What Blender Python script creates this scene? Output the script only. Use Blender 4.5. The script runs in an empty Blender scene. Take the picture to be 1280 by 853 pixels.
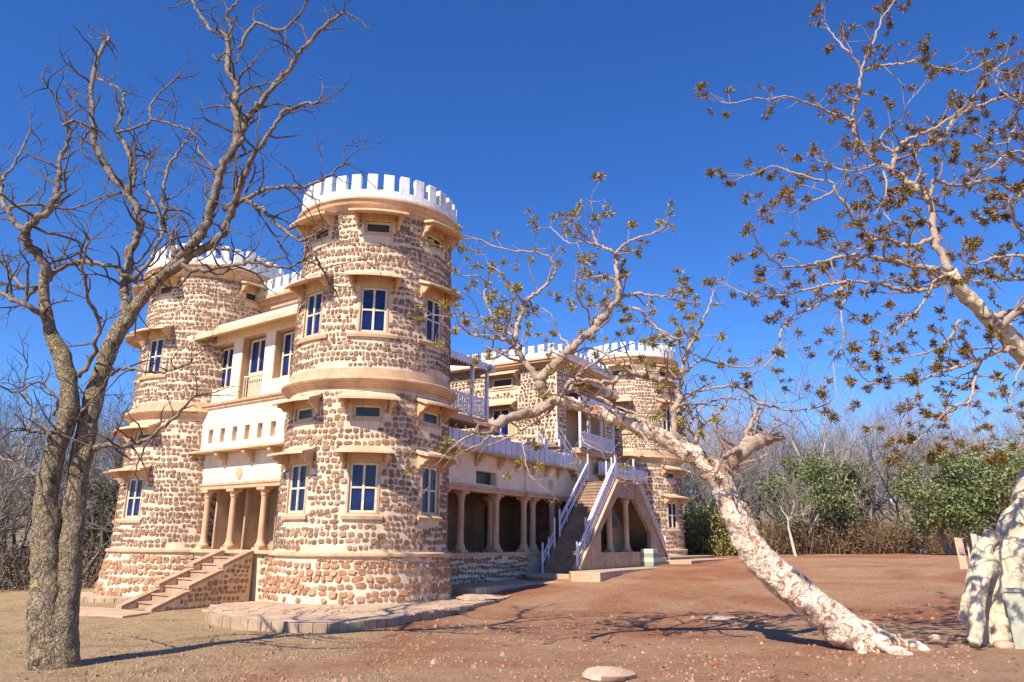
import bpy, math, random
import numpy as np
from mathutils import Vector, Matrix, noise
R = math.radians
sc = bpy.context.scene
COL = sc.collection

# ---------------------------------------------------------------- camera
F = 928.0; PITCH = R(15.175); ROLL = R(0.355); CZ = 2.1
cp, sp, cr, sr = math.cos(PITCH), math.sin(PITCH), math.cos(ROLL), math.sin(ROLL)
X_, U_, W_ = Vector((1, 0, 0)), Vector((0, -sp, cp)), Vector((0, cp, sp))
rt = X_ * cr + U_ * sr; up = X_ * -sr + U_ * cr
cam = bpy.data.objects.new("camera", bpy.data.cameras.new("camera")); COL.objects.link(cam)
M4 = Matrix((rt, up, -W_)).transposed().to_4x4(); M4.translation = Vector((0, 0, CZ))
cam.matrix_world = M4
cam.data.sensor_width = 36; cam.data.lens = F / 1280 * 36; cam.data.clip_end = 2000; cam.data.clip_start = .05
sc.camera = cam
# ---------------------------------------------------------------- sky, sun, exposure
SUN_AZ, SUN_EL = R(-122.5), R(45)
world = bpy.data.worlds.new("World"); sc.world = world; world.use_nodes = True
nt = world.node_tree
sky = nt.nodes.new("ShaderNodeTexSky"); sky.sky_type = 'NISHITA'; sky.sun_disc = False
sky.sun_elevation = SUN_EL; sky.sun_rotation = math.atan2(math.cos(SUN_AZ), math.sin(SUN_AZ)) % (2 * math.pi)
sky.altitude = 900; sky.air_density = 1.0; sky.dust_density = 0.0; sky.ozone_density = 4.0
bg = nt.nodes["Background"]; bg.inputs[1].default_value = 0.1
hs = nt.nodes.new("ShaderNodeHueSaturation"); hs.inputs["Saturation"].default_value = 1.22; hs.inputs["Hue"].default_value = .507
nt.links.new(sky.outputs[0], hs.inputs["Color"]); tint = nt.nodes.new("ShaderNodeMix"); tint.data_type = 'RGBA'; tint.blend_type = 'MULTIPLY'; tint.inputs[0].default_value = 1; tint.inputs[7].default_value = (.82, 1.0, 1.24, 1)
nt.links.new(hs.outputs[0], tint.inputs[6]); nt.links.new(tint.outputs[2], bg.inputs[0])
sd = bpy.data.lights.new("sun", 'SUN'); sd.energy = 5.0; sd.angle = R(.55); sd.color = (1, .90, .74)
sun = bpy.data.objects.new("sun", sd); COL.objects.link(sun)
sdir = Vector((math.cos(SUN_AZ) * math.cos(SUN_EL), math.sin(SUN_AZ) * math.cos(SUN_EL), math.sin(SUN_EL)))
sun.rotation_euler = sdir.to_track_quat('Z', 'Y').to_euler(); sun.location = (-20, -20, 40)
vs = sc.view_settings; vs.view_transform = 'Standard'; vs.look = 'None'; vs.gamma = 1; vs.use_curve_mapping = False
vs.exposure = 0.62
sc.cycles.max_bounces = 5; sc.cycles.diffuse_bounces = 3

# ---------------------------------------------------------------- helpers
def ray(px, py):
    u = px - 640; v = 426.5 - py
    u, v = u * cr - v * sr, u * sr + v * cr
    return Vector((u, F * cp - v * sp, F * sp + v * cp))
def at(px, py, Y):
    r = ray(px, py); r = r * (Y / r.y); return Vector((r.x, r.y, r.z + CZ))
def pin(parent):
    return Vector(parent["_o"]) if parent is not None else Vector((0, 0, 0))
_tagged = []
def tag(o, label=None, cat=None, group=None, kind=None):
    if label: o["label"] = label
    if cat: o["category"] = cat
    if group: o["group"] = group
    if kind: o["kind"] = kind
    return o
def thing(name, loc, label, cat, group=None):
    o = bpy.data.objects.new(name, None); COL.objects.link(o); o.location = loc; o["_o"] = tuple(loc)
    o.empty_display_size = .3
    _tagged.append(o)
    return tag(o, label, cat, group)
class MB:
    def __init__(s): s.v = []; s.f = []
    def quad(s, *p):
        i = len(s.v); s.v += [tuple(q) for q in p]; s.f.append(tuple(range(i, i + len(p))))
    def hexa(s, b, t):
        n = len(b); i = len(s.v); s.v += [tuple(q) for q in b] + [tuple(q) for q in t]
        s.f.append(tuple(i + k for k in range(n))[::-1]); s.f.append(tuple(i + n + k for k in range(n)))
        for k in range(n):
            j = (k + 1) % n; s.f.append((i + k, i + j, i + n + j, i + n + k))
    def fbox(s, fr, u0, u1, o0, o1, z0, z1):
        s.hexa([fr(u0, o0, z0), fr(u1, o0, z0), fr(u1, o1, z0), fr(u0, o1, z0)],
               [fr(u0, o0, z1), fr(u1, o0, z1), fr(u1, o1, z1), fr(u0, o1, z1)])
    def bar(s, p, q, w, h=None, upv=Vector((0, 0, 1))):
        p, q = Vector(p), Vector(q); h = h or w; d = (q - p).normalized()
        x = d.cross(upv)
        if x.length < .01: x = d.cross(Vector((0, 1, 0)))
        x.normalize(); y = x.cross(d)
        c = [(-w / 2, -h / 2), (w / 2, -h / 2), (w / 2, h / 2), (-w / 2, h / 2)]
        s.hexa([p + x * a + y * b for a, b in c], [q + x * a + y * b for a, b in c])
    def tube(s, pts, rad, n=6, cap=True):
        pts = [Vector(p) for p in pts]; m = len(pts)
        if m < 2: return
        t = (pts[1] - pts[0]).normalized(); x = t.orthogonal().normalized()
        base = len(s.v)
        for i, p in enumerate(pts):
            t2 = ((pts[min(i + 1, m - 1)] - pts[max(i - 1, 0)])).normalized()
            x = (x - t2 * x.dot(t2)).normalized(); y = t2.cross(x)
            for k in range(n):
                a = 2 * math.pi * k / n; c = p + (x * math.cos(a) + y * math.sin(a)) * rad[i]; s.v.append((c.x, c.y, c.z))
        for i in range(m - 1):
            for k in range(n):
                j = (k + 1) % n; b0 = base + i * n
                s.f.append((b0 + k, b0 + j, b0 + n + j, b0 + n + k))
        if cap:
            s.f.append(tuple(base + (m - 1) * n + k for k in range(n))); s.f.append(tuple(base + k for k in range(n))[::-1])
    def lathe(s, C, prof, n=64, a0=0, a1=360, close=False):
        full = abs(a1 - a0) >= 359.9; m = n if full else n + 1; base = len(s.v); k = len(prof)
        for i in range(m):
            a = R(a0 + (a1 - a0) * i / n)
            for r, z in prof: s.v.append((C[0] + r * math.cos(a), C[1] + r * math.sin(a), z))
        for i in range(n):
            j = (i + 1) % m
            for q in range(k - 1 + (1 if close else 0)):
                q2 = (q + 1) % k
                s.f.append((base + i * k + q, base + j * k + q, base + j * k + q2, base + i * k + q2))
        if close and not full:
            s.f.append(tuple(base + q for q in range(k))); s.f.append(tuple(base + (m - 1) * k + q for q in range(k))[::-1])
    def add(s, o):
        i = len(s.v); s.v += o.v; s.f += [tuple(a + i for a in f) for f in o.f]
    def build(s, name, mat, parent=None, smooth=False, bevel=0, kind=None):
        org = pin(parent)
        me = bpy.data.meshes.new(name)
        V = np.array(s.v, dtype=float).reshape(-1, 3) - np.array(org)
        me.from_pydata(V.tolist(), [], s.f); me.update()
        if mat is not None: me.materials.append(mat)
        if smooth is True: me.shade_smooth()
        elif smooth:
            me.shade_smooth(); me.set_sharp_from_angle(angle=R(smooth))
        o = bpy.data.objects.new(name, me); COL.objects.link(o)
        if parent is not None: o.parent = parent
        o["_o"] = tuple(org)
        _tagged.append(o)
        if bevel:
            b = o.modifiers.new("bevel", 'BEVEL'); b.width = bevel; b.segments = 2; b.limit_method = 'ANGLE'
        if kind: o["kind"] = kind
        return o
def place(o, loc):
    """move a top-level mesh's origin"""
    o.data.transform(Matrix.Translation(-Vector(loc))); o.location = loc; o["_o"] = tuple(loc)
    return o

# ---------------------------------------------------------------- materials
def mat(name, build):
    m = bpy.data.materials.new(name); m.use_nodes = True; n = m.node_tree
    b = n.nodes["Principled BSDF"]; build(n, b); return m
def N_(n, t, **k):
    x = n.nodes.new(t)
    for a, v in k.items(): setattr(x, a, v)
    return x
def ramp(n, fac, stops, interp='LINEAR'):
    r = n.nodes.new("ShaderNodeValToRGB"); r.color_ramp.interpolation = interp; e = r.color_ramp.elements
    while len(e) > 1: e.remove(e[-1])
    e[0].position = stops[0][0]; e[0].color = (*stops[0][1], 1)
    for p, c in stops[1:]:
        q = e.new(p); q.color = (*c, 1)
    n.links.new(fac, r.inputs[0]); return r.outputs[0]
def nz(n, scale, detail=4, rough=.55, vec=None, dist=0):
    x = n.nodes.new("ShaderNodeTexNoise"); x.inputs["Scale"].default_value = scale; x.inputs["Detail"].default_value = detail
    x.inputs["Roughness"].default_value = rough; x.inputs["Distortion"].default_value = dist
    if vec is None:
        vec = pos(n)
    n.links.new(vec, x.inputs["Vector"]); return x.outputs["Fac"]
def pos(n):
    g = n.nodes.get("POS") or n.nodes.new("ShaderNodeNewGeometry"); g.name = "POS"; return g.outputs["Position"]
def objpos(n):
    g = n.nodes.get("OPOS") or n.nodes.new("ShaderNodeTexCoord"); g.name = "OPOS"; return g.outputs["Object"]
def mixc(n, fac, a, b, mode='MIX'):
    m = n.nodes.new("ShaderNodeMix"); m.data_type = 'RGBA'; m.blend_type = mode
    for s, v in ((0, fac), (6, a), (7, b)):
        if isinstance(v, (int, float)): m.inputs[s].default_value = v
        elif isinstance(v, tuple): m.inputs[s].default_value = (*v, 1)
        else: n.links.new(v, m.inputs[s])
    return m.outputs[2]
def math_(n, op, a, b=0.0, c=None):
    m = n.nodes.new("ShaderNodeMath"); m.operation = op
    for i, v in enumerate((a, b) if c is None else (a, b, c)):
        if isinstance(v, (int, float)): m.inputs[i].default_value = v
        else: n.links.new(v, m.inputs[i])
    return m.outputs[0]
def bump(n, b, h, strength=.5, dist=.02):
    x = n.nodes.new("ShaderNodeBump"); x.inputs["Strength"].default_value = strength; x.inputs["Distance"].default_value = dist
    n.links.new(h, x.inputs["Height"]); n.links.new(x.outputs[0], b.inputs["Normal"])
def plaster_mat(name, c1, c2, stain, amt=.5, bs=.35, rough=.9):
    def f(n, b):
        a = nz(n, 1.1, 6, .6); col = ramp(n, a, [(.35, c1), (.62, c2)])
        s = nz(n, 3.2, 8, .7, dist=.6); sf = ramp(n, s, [(.5, (0, 0, 0)), (.72, (amt,) * 3)])
        col = mixc(n, sf, col, stain)
        # vertical weather streaks
        mp = N_(n, "ShaderNodeMapping"); mp.inputs["Scale"].default_value = (2.6, 2.6, .25); n.links.new(pos(n), mp.inputs[0])
        st = nz(n, 2.0, 5, .6, mp.outputs[0]); sf2 = ramp(n, st, [(.49, (0, 0, 0)), (.70, (amt * .9,) * 3)])
        col = mixc(n, sf2, col, stain)
        n.links.new(col, b.inputs["Base Color"]); b.inputs["Roughness"].default_value = rough
        bump(n, b, nz(n, 30, 6, .65), bs, .01)
    return mat(name, f)
m_plaster = plaster_mat("pale_plaster", (.84, .72, .56), (.74, .61, .46), (.45, .32, .22), .25)
m_trim = plaster_mat("ochre_trim", (.66, .45, .29), (.57, .36, .21), (.32, .20, .13), .5)
m_hood = plaster_mat("hood_plaster", (.70, .51, .34), (.60, .40, .24), (.33, .23, .16), .5)
m_white = plaster_mat("white_lime", (.83, .83, .82), (.74, .74, .75), (.34, .29, .25), .55, .6)
m_lime = plaster_mat("parapet_lime", (.72, .73, .80), (.60, .61, .69), (.36, .33, .34), .45)
m_mortar = plaster_mat("mortar", (.80, .67, .51), (.68, .54, .39), (.42, .29, .19), .5, 1.0)
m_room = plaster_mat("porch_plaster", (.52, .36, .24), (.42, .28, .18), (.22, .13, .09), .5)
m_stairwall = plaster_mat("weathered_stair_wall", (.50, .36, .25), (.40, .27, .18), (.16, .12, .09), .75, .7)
m_porch = plaster_mat("shaded_porch_plaster", (.30, .19, .125), (.22, .13, .085), (.10, .06, .045), .6)  # darker porch plaster, with the deep porch's shade put into its colour
m_step = plaster_mat("step_stone", (.42, .28, .19), (.30, .20, .14), (.16, .11, .08), .5, .6)
m_stonestep = plaster_mat("sandstone_steps", (.52, .35, .23), (.42, .27, .17), (.20, .13, .09), .6, .6)
def stone_f(stops):
    def f(n, b):
        g = N_(n, "ShaderNodeNewGeometry")
        c = ramp(n, g.outputs["Random Per Island"], stops)
        v = ramp(n, nz(n, 14, 5, .7), [(.3, (.62,) * 3), (.7, (1.15,) * 3)])
        c = mixc(n, 1.0, c, v, 'MULTIPLY')
        sm = ramp(n, nz(n, 6, 6, .75, dist=.5), [(.56, (0, 0, 0)), (.7, (.55, .55, .55))])
        c = mixc(n, sm, c, (.66, .50, .37))
        n.links.new(c, b.inputs["Base Color"]); b.inputs["Roughness"].default_value = .85
        bump(n, b, nz(n, 45, 6, .7), .6, .012)
    return f
m_stone = mat("rubble_stone", stone_f([(0, (.25, .135, .08)), (.2, (.36, .215, .13)), (.4, (.19, .12, .085)), (.55, (.32, .17, .10)), (.7, (.46, .31, .20)), (.85, (.25, .17, .125)), (1, (.37, .20, .12))]))
m_stone_red = mat("plinth_stone", stone_f([(0, (.42, .215, .115)), (.25, (.50, .28, .155)), (.45, (.30, .15, .085)), (.65, (.44, .215, .11)), (.85, (.54, .34, .21)), (1, (.35, .17, .09))]))
def simple(name, c, rough=.6, metal=0, var=.12, spec=None, scale=8):
    def f(n, b):
        lo = tuple(x * (1 - var) for x in c); hi = tuple(min(1, x * (1 + var)) for x in c)
        n.links.new(ramp(n, nz(n, scale, 5, .6), [(.35, lo), (.65, hi)]), b.inputs["Base Color"])
        b.inputs["Roughness"].default_value = rough; b.inputs["Metallic"].default_value = metal
    return mat(name, f)
m_frame = simple("cream_frame_paint", (.66, .60, .44), .55)
def pane_f(n, b):
    c = ramp(n, nz(n, 1.6, 4), [(.3, (.003, .005, .03)), (.55, (.007, .014, .10)), (.75, (.018, .035, .20))])
    n.links.new(c, b.inputs["Base Color"]); b.inputs["Roughness"].default_value = .22
m_pane = mat("blue_pane", pane_f)
m_dark = simple("dark_glass", (.035, .045, .04), .3)
m_darkwood = simple("dark_wood", (.06, .035, .025), .7)
m_redroof = simple("red_tin", (.30, .045, .04), .6)
m_rail = simple("white_rail_paint", (.72, .71, .78), .5, var=.2)
def ground_f(n, b):
    P = pos(n)
    sep = N_(n, "ShaderNodeSeparateXYZ"); n.links.new(P, sep.inputs[0])
    big = nz(n, .16, 5, .6, P, .8); mid = nz(n, .9, 6, .65, P, .4); fine = nz(n, 9, 8, .75, P); vf = nz(n, 55, 4, .7, P)
    red = ramp(n, mid, [(.3, (.43, .175, .08)), (.5, (.37, .14, .062)), (.7, (.50, .235, .12))])
    tan = ramp(n, mid, [(.3, (.43, .235, .125)), (.55, (.52, .31, .175)), (.75, (.36, .17, .085))])
    straw = ramp(n, mid, [(.3, (.46, .30, .15)), (.5, (.55, .385, .205)), (.72, (.27, .15, .08))])
    # wheel-swept pale patches in the red yard, tan towards the house
    f1 = ramp(n, math_(n, 'ADD', big, math_(n, 'MULTIPLY', fine, .25)), [(.53, (0, 0, 0)), (.70, (.9, .9, .9))])
    col = mixc(n, f1, red, tan)
    # foreground gravel tan
    fy = math_(n, 'SUBTRACT', 1.0, math_(n, 'SMOOTHSTEP' if False else 'DIVIDE', math_(n, 'SUBTRACT', sep.outputs[1], 8.0), 14.0)); 
    fy = math_(n, 'MAXIMUM', math_(n, 'MINIMUM', math_(n, 'ADD', fy, math_(n, 'MULTIPLY', math_(n, 'SUBTRACT', big, .5), 2.2)), .65), 0.0)
    col = mixc(n, fy, col, tan)
    fx = math_(n, 'DIVIDE', math_(n, 'ADD', math_(n, 'MULTIPLY', sep.outputs[0], -1.0), math_(n, 'MULTIPLY', math_(n, 'SUBTRACT', big, .5), 14.0)), 5.0)
    fx = math_(n, 'MAXIMUM', math_(n, 'MINIMUM', math_(n, 'SUBTRACT', fx, .5), 1.0), 0.0)
    col = mixc(n, fx, col, straw)
    # far woodland floor: leaf litter
    d = math_(n, 'SUBTRACT', sep.outputs[1], 62.0); ff = math_(n, 'MAXIMUM', math_(n, 'MINIMUM', math_(n, 'ADD', math_(n, 'DIVIDE', d, 5.0), math_(n, 'MULTIPLY', math_(n, 'SUBTRACT', mid, .5), 3)), 1.0), 0.0)
    col = mixc(n, ff, col, (.30, .18, .10))
    dk = ramp(n, fine, [(.32, (.62, .60, .58)), (.5, (1, 1, 1)), (.72, (1.22, 1.2, 1.16))])
    col = mixc(n, 1.0, col, dk, 'MULTIPLY')
    sp_ = ramp(n, vf, [(.34, (.5, .5, .5)), (.46, (1, 1, 1)), (.64, (1, 1, 1)), (.72, (1.6, 1.5, 1.4))])
    col = mixc(n, 1.0, col, sp_, 'MULTIPLY')
    gr = ramp(n, nz(n, 24, 3, .8, P), [(.36, (.62, .58, .55)), (.47, (1, 1, 1)), (.6, (1, 1, 1)), (.68, (1.35, 1.3, 1.25))])
    col = mixc(n, .85, col, gr, 'MULTIPLY')
    n.links.new(col, b.inputs["Base Color"]); b.inputs["Roughness"].default_value = .95
    h = math_(n, 'ADD', math_(n, 'MULTIPLY', fine, 1.0), math_(n, 'MULTIPLY', vf, .5))
    bump(n, b, h, 1.0, .09)
m_ground = mat("red_earth", ground_f)
def bark_f(stops, sc_=5, patch=None, bs=.8, crack=None, ck=1.0):
    def f(n, b):
        a = nz(n, sc_, 7, .7, pos(n), .6); c = ramp(n, a, stops)
        if patch:
            pc, lo, hi, ps = patch
            c = mixc(n, ramp(n, nz(n, ps, 5, .6, pos(n), .8), [(lo, (0, 0, 0)), (hi, (1, 1, 1))]), c, pc)
        h = math_(n, 'ADD', nz(n, sc_ * 2, 7, .7), math_(n, 'MULTIPLY', nz(n, sc_ * 9, 4, .6), .4))
        if crack:
            mp = N_(n, "ShaderNodeMapping"); mp.inputs["Scale"].default_value = (1, 1, .55); n.links.new(pos(n), mp.inputs[0])
            w = N_(n, "ShaderNodeTexNoise"); w.inputs["Scale"].default_value = crack * .9; n.links.new(mp.outputs[0], w.inputs["Vector"])
            mx = N_(n, "ShaderNodeVectorMath", operation='MULTIPLY_ADD'); mx.inputs[1].default_value = (.35,) * 3; n.links.new(w.outputs["Color"], mx.inputs[0]); n.links.new(mp.outputs[0], mx.inputs[2])
            vo = N_(n, "ShaderNodeTexVoronoi", feature='DISTANCE_TO_EDGE'); vo.inputs["Scale"].default_value = crack; n.links.new(mx.outputs[0], vo.inputs["Vector"])
            e = ramp(n, vo.outputs["Distance"], [(.0, (.42, .36, .30)), (.05, (.8, .76, .72)), (.12, (1, 1, 1))]); c = mixc(n, ck, c, e, 'MULTIPLY')
            h = math_(n, 'ADD', h, math_(n, 'MULTIPLY', math_(n, 'MINIMUM', vo.outputs["Distance"], .15), 5.0 * ck))
        n.links.new(c, b.inputs["Base Color"]); b.inputs["Roughness"].default_value = .85
        bump(n, b, h, bs, .05)
    return f
m_bark_left = mat("flaky_grey_bark", bark_f(crack=9.0, ck=.7, stops=[(.32, (.06, .04, .025)), (.42, (.20, .145, .09)), (.55, (.36, .285, .195)), (.68, (.11, .075, .045))], sc_=5.5, patch=((.44, .33, .14), .55, .60, 8), bs=1.0))
m_limb_left = mat("weathered_limb_bark", bark_f([(.32, (.045, .03, .022)), (.45, (.15, .105, .075)), (.56, (.30, .235, .175)), (.7, (.09, .06, .042))], 6))
m_twig_red = mat("reddish_twig_bark", bark_f([(.3, (.20, .11, .075)), (.55, (.36, .24, .18)), (.8, (.17, .09, .065))], 6))
m_twig_dark = mat("dark_twig_bark", bark_f([(.3, (.06, .04, .03)), (.6, (.17, .12, .09)), (.8, (.09, .06, .045))], 6))
m_bark_white = mat("white_peeling_bark", bark_f(crack=5.5, ck=.35, stops=[(.28, (.42, .27, .17)), (.42, (.72, .60, .46)), (.7, (.80, .71, .58))], sc_=3.0, patch=((.40, .17, .10), .53, .58, 7), bs=1.0))
m_bark_pale = mat("pale_branch_bark", bark_f([(.3, (.26, .16, .11)), (.5, (.46, .35, .27)), (.75, (.27, .17, .12))], 5))
m_bark_cream = mat("cream_swollen_bark", bark_f(crack=2.6, ck=.35, stops=[(.28, (.34, .24, .15)), (.40, (.64, .53, .38)), (.7, (.76, .67, .50))], sc_=3.0, patch=((.32, .16, .09), .58, .66, 3), bs=1.0))
m_far_bark = mat("far_grey_bark", bark_f([(.3, (.20, .16, .145)), (.6, (.34, .29, .265)), (.8, (.24, .20, .18))], 3))  # grey bark, its colour paled to stand in for distance haze
m_far_dark = mat("far_dark_bark", bark_f([(.3, (.07, .05, .04)), (.6, (.15, .12, .10)), (.8, (.09, .07, .06))], 3))
m_far_pale = mat("far_pale_bark", bark_f([(.3, (.38, .32, .26)), (.6, (.56, .49, .42)), (.8, (.36, .29, .24))], 3))
def leaf_f(stops):
    def f(n, b):
        g = N_(n, "ShaderNodeNewGeometry")
        n.links.new(ramp(n, g.outputs["Random Per Island"], stops), b.inputs["Base Color"]); b.inputs["Roughness"].default_value = .6
        b.inputs["Subsurface Weight"].default_value = 0
    return f
m_tuft_olive = mat("olive_tuft", leaf_f([(0, (.16, .13, .02)), (.5, (.28, .22, .035)), (1, (.40, .31, .06))]))
m_tuft_brown = mat("brown_tuft", leaf_f([(0, (.10, .06, .01)), (.5, (.19, .115, .018)), (1, (.31, .20, .035))]))
m_leaf = mat("green_leaf", leaf_f([(0, (.06, .085, .025)), (.5, (.13, .17, .05)), (1, (.26, .28, .12))]))
m_leaf_dark = mat("deep_green_leaf", leaf_f([(0, (.035, .06, .02)), (.6, (.07, .11, .035)), (1, (.15, .18, .07))]))
m_leaf_yel = mat("yellow_green_leaf", leaf_f([(0, (.18, .17, .04)), (.5, (.30, .26, .07)), (1, (.14, .17, .04))]))
m_dry = mat("dry_brush", leaf_f([(0, (.07, .04, .025)), (.4, (.14, .075, .04)), (.7, (.19, .105, .055)), (.85, (.10, .09, .03)), (1, (.26, .16, .09))]))
m_drydark = mat("dark_brush", leaf_f([(0, (.07, .05, .035)), (.5, (.12, .085, .055)), (1, (.18, .13, .09))]))
m_straw = mat("straw_grass", leaf_f([(0, (.48, .36, .18)), (.5, (.58, .46, .26)), (1, (.38, .26, .13))]))
m_peb = mat("pebble_stone", leaf_f([(0, (.30, .14, .08)), (.4, (.36, .21, .13)), (.8, (.26, .11, .06)), (.97, (.36, .23, .15)), (1, (.44, .33, .24))]))
m_rock = plaster_mat("rock", (.50, .34, .25), (.40, .26, .18), (.62, .50, .40), .5, .8)
m_paving = plaster_mat("paving", (.58, .42, .30), (.48, .32, .21), (.30, .19, .12), .5, .6)
m_kerb = plaster_mat("kerb_stone", (.50, .37, .25), (.38, .27, .18), (.20, .14, .09), .6, .9)

# ---------------------------------------------------------------- plan of the house
th, thb = R(30.805), R(35.845)
a2 = (math.sin(th), math.cos(th)); na = (a2[1], -a2[0])
b2 = (-math.cos(thb), math.sin(thb)); nb = (-math.sin(thb), -math.cos(thb))
Nc = (-5.956, 30.4)
Lc = (Nc[0] + 12.713 * b2[0], Nc[1] + 12.713 * b2[1])
Rc = (Nc[0] + 29.654 * a2[0], Nc[1] + 29.654 * a2[1])
def fr_r(u, o, z): return Vector((Nc[0] + a2[0] * u + na[0] * o, Nc[1] + a2[1] * u + na[1] * o, z))
def fr_l(u, o, z): return Vector((Nc[0] + b2[0] * u + nb[0] * o, Nc[1] + b2[1] * u + nb[1] * o, z))
def fr_block(u, o, z):   # side face of the central block: u runs back along -na from its corner, o outward along -a
    return Vector((Nc[0] + a2[0] * (14.2 - o) + na[0] * (1.5 - u), Nc[1] + a2[1] * (14.2 - o) + na[1] * (1.5 - u), z))
# ---------------------------------------------------------------- terrain
GP = [(-6, 26.5, -.35), (-9.2, 16, -.14), (7.6, 17, .02), (-4, 20, -.22), (0, 22, -.2), (-8, 22.5, -.23), (-9.8, 25, -.26), (-1.5, 25.5, -.17), (12, 19, .04), (-12, 27, -.4), (-15, 33, -.4), (-27, 45, -.6), (-35, 60, -.8),
      (0, 32, .0), (1.2, 36, .35), (3.4, 38.2, .6), (5.5, 41.5, .62), (9.5, 47.5, .95), (12, 52, 1.0), (20, 70, 1.35), (37, 70, 1.45), (22.5, 38, 1.12), (13, 36, .62), (0, 90, 1.3),
      (60, 60, 1.5), (30, 25, .55), (0, 0, -.1), (10, 5, -.1), (-15, 5, -.3), (40, 110, 1.5), (-60, 110, -.5), (-40, 20, -.5), (40, 0, .4), (-16, 48, .2), (17, 28, .25), (5, 28, .02)]
GPa = np.array(GP)
def _tps():
    P = GPa[:, :2]; d = np.linalg.norm(P[:, None] - P[None], axis=2); K = np.where(d > 0, d * d * np.log(d + 1e-9), 0) + np.eye(len(P)) * 40
    A = np.hstack([np.ones((len(P), 1)), P]); n = len(P)
    S = np.block([[K, A], [A.T, np.zeros((3, 3))]]); return np.linalg.solve(S, np.r_[GPa[:, 2], 0, 0, 0])
_W = _tps()
def gzv(x, y):
    x = np.asarray(x, float); y = np.asarray(y, float); xc = np.clip(x, -65, 65); yc = np.clip(y, -5, 115)
    d = np.sqrt((xc[..., None] - GPa[:, 0]) ** 2 + (yc[..., None] - GPa[:, 1]) ** 2)
    k = d * d * np.log(d + 1e-9)
    z = k @ _W[:-3] + _W[-3] + _W[-2] * xc + _W[-1] * yc
    z = np.clip(z, -1.3, 1.6)
    return z + .035 * np.sin(x * .9 + y * .35) * np.sin(y * .7 - x * .2) + .018 * np.sin(x * 2.3 + 1.3) * np.cos(y * 1.9)
def gz(x, y): return float(gzv(x, y))
def ground():
    xs = np.r_[np.linspace(-900, -70, 14), np.linspace(-65, -25, 30), np.linspace(-24, 34, 233), np.linspace(35, 75, 30), np.linspace(85, 900, 14)]
    ys = np.r_[np.linspace(-300, -20, 8), np.linspace(-15, 5, 12), np.linspace(6, 62, 225), np.linspace(63, 120, 40), np.linspace(130, 1200, 14)]
    Xg, Yg = np.meshgrid(xs, ys); Zg = gzv(Xg, Yg)
    m = MB(); m.v = np.stack([Xg, Yg, Zg], -1).reshape(-1, 3).tolist(); w = len(xs)
    m.f = [(j * w + i, j * w + i + 1, (j + 1) * w + i + 1, (j + 1) * w + i) for j in range(len(ys) - 1) for i in range(w - 1)]
    return m.build("ground", m_ground, None, True, kind="structure")
ground()

# ---------------------------------------------------------------- stone facing generator
def stones(m, rng, fn, s0, s1, z0, z1, skip, hrow=.2, wmin=.15, wmax=.36, gap=.042, raise_=.032):
    """rounded rubble stones laid in rough courses; fn(s, z, d) -> world point"""
    z = z0; row = 0
    while z < z1 - hrow * .5:
        h = hrow * rng.uniform(.82, 1.2); s = s0 - rng.uniform(0, .2); ph = rng.uniform(0, 6.28); am = rng.uniform(.02, .075); row += 1
        if z + h > z1: h = z1 - z
        while s < s1:
            w = rng.uniform(wmin, wmax) * (1.35 if rng.random() < .12 else 1)
            cs = s + w / 2; cz = z + h / 2 + am * math.sin(cs * 1.3 + ph) + rng.uniform(-.03, .03)
            hh = (h - gap) / 2 * (rng.uniform(.72, 1.14) if rng.random() < .8 else rng.uniform(1.0, 1.3)); hw = (w - gap) / 2 * rng.uniform(.82, 1.03)
            s += w * rng.uniform(.9, 1.0)
            if cs - hw < s0 or cs + hw > s1 or cz + hh > z1 + .02 or cz - hh < z0 - .02: continue
            if skip(cs, cz, hw, hh): continue
            if rng.random() < .015: continue
            n = 9; pts = []
            t0 = rng.random(); rot = rng.uniform(-.25, .25); ce, se = math.cos(rot), math.sin(rot)
            for k in range(n):
                t = 2 * math.pi * (k + t0) / n; c_, s_ = math.cos(t), math.sin(t); q = (abs(c_) ** 5 + abs(s_) ** 5) ** (-1 / 5)
                q *= rng.uniform(.80, 1.06); x, y = c_ * q * hw, s_ * q * hh; pts.append((x * ce - y * se, x * se + y * ce))
            base = len(m.v); rr = raise_ * rng.uniform(.5, 1.5); tx, tz = rng.uniform(-.25, .25), rng.uniform(-.25, .25)
            for k, (x, y) in enumerate(pts): m.v.append(tuple(fn(cs + x, cz + y, -.01)))
            for k, (x, y) in enumerate(pts):
                m.v.append(tuple(fn(cs + x * .95, cz + y * .93, rr * .75)))
            for k, (x, y) in enumerate(pts):
                m.v.append(tuple(fn(cs + x * .78, cz + y * .74, rr * (1 + tx * (1 if x > 0 else -1) + tz * (1 if y > 0 else -1)))))
            for g in (0, n):
                for k in range(n):
                    j = (k + 1) % n; m.f.append((base + g + k, base + g + j, base + g + n + j, base + g + n + k))
            m.f.append(tuple(base + 2 * n + k for k in range(n)))
        z += h

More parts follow.
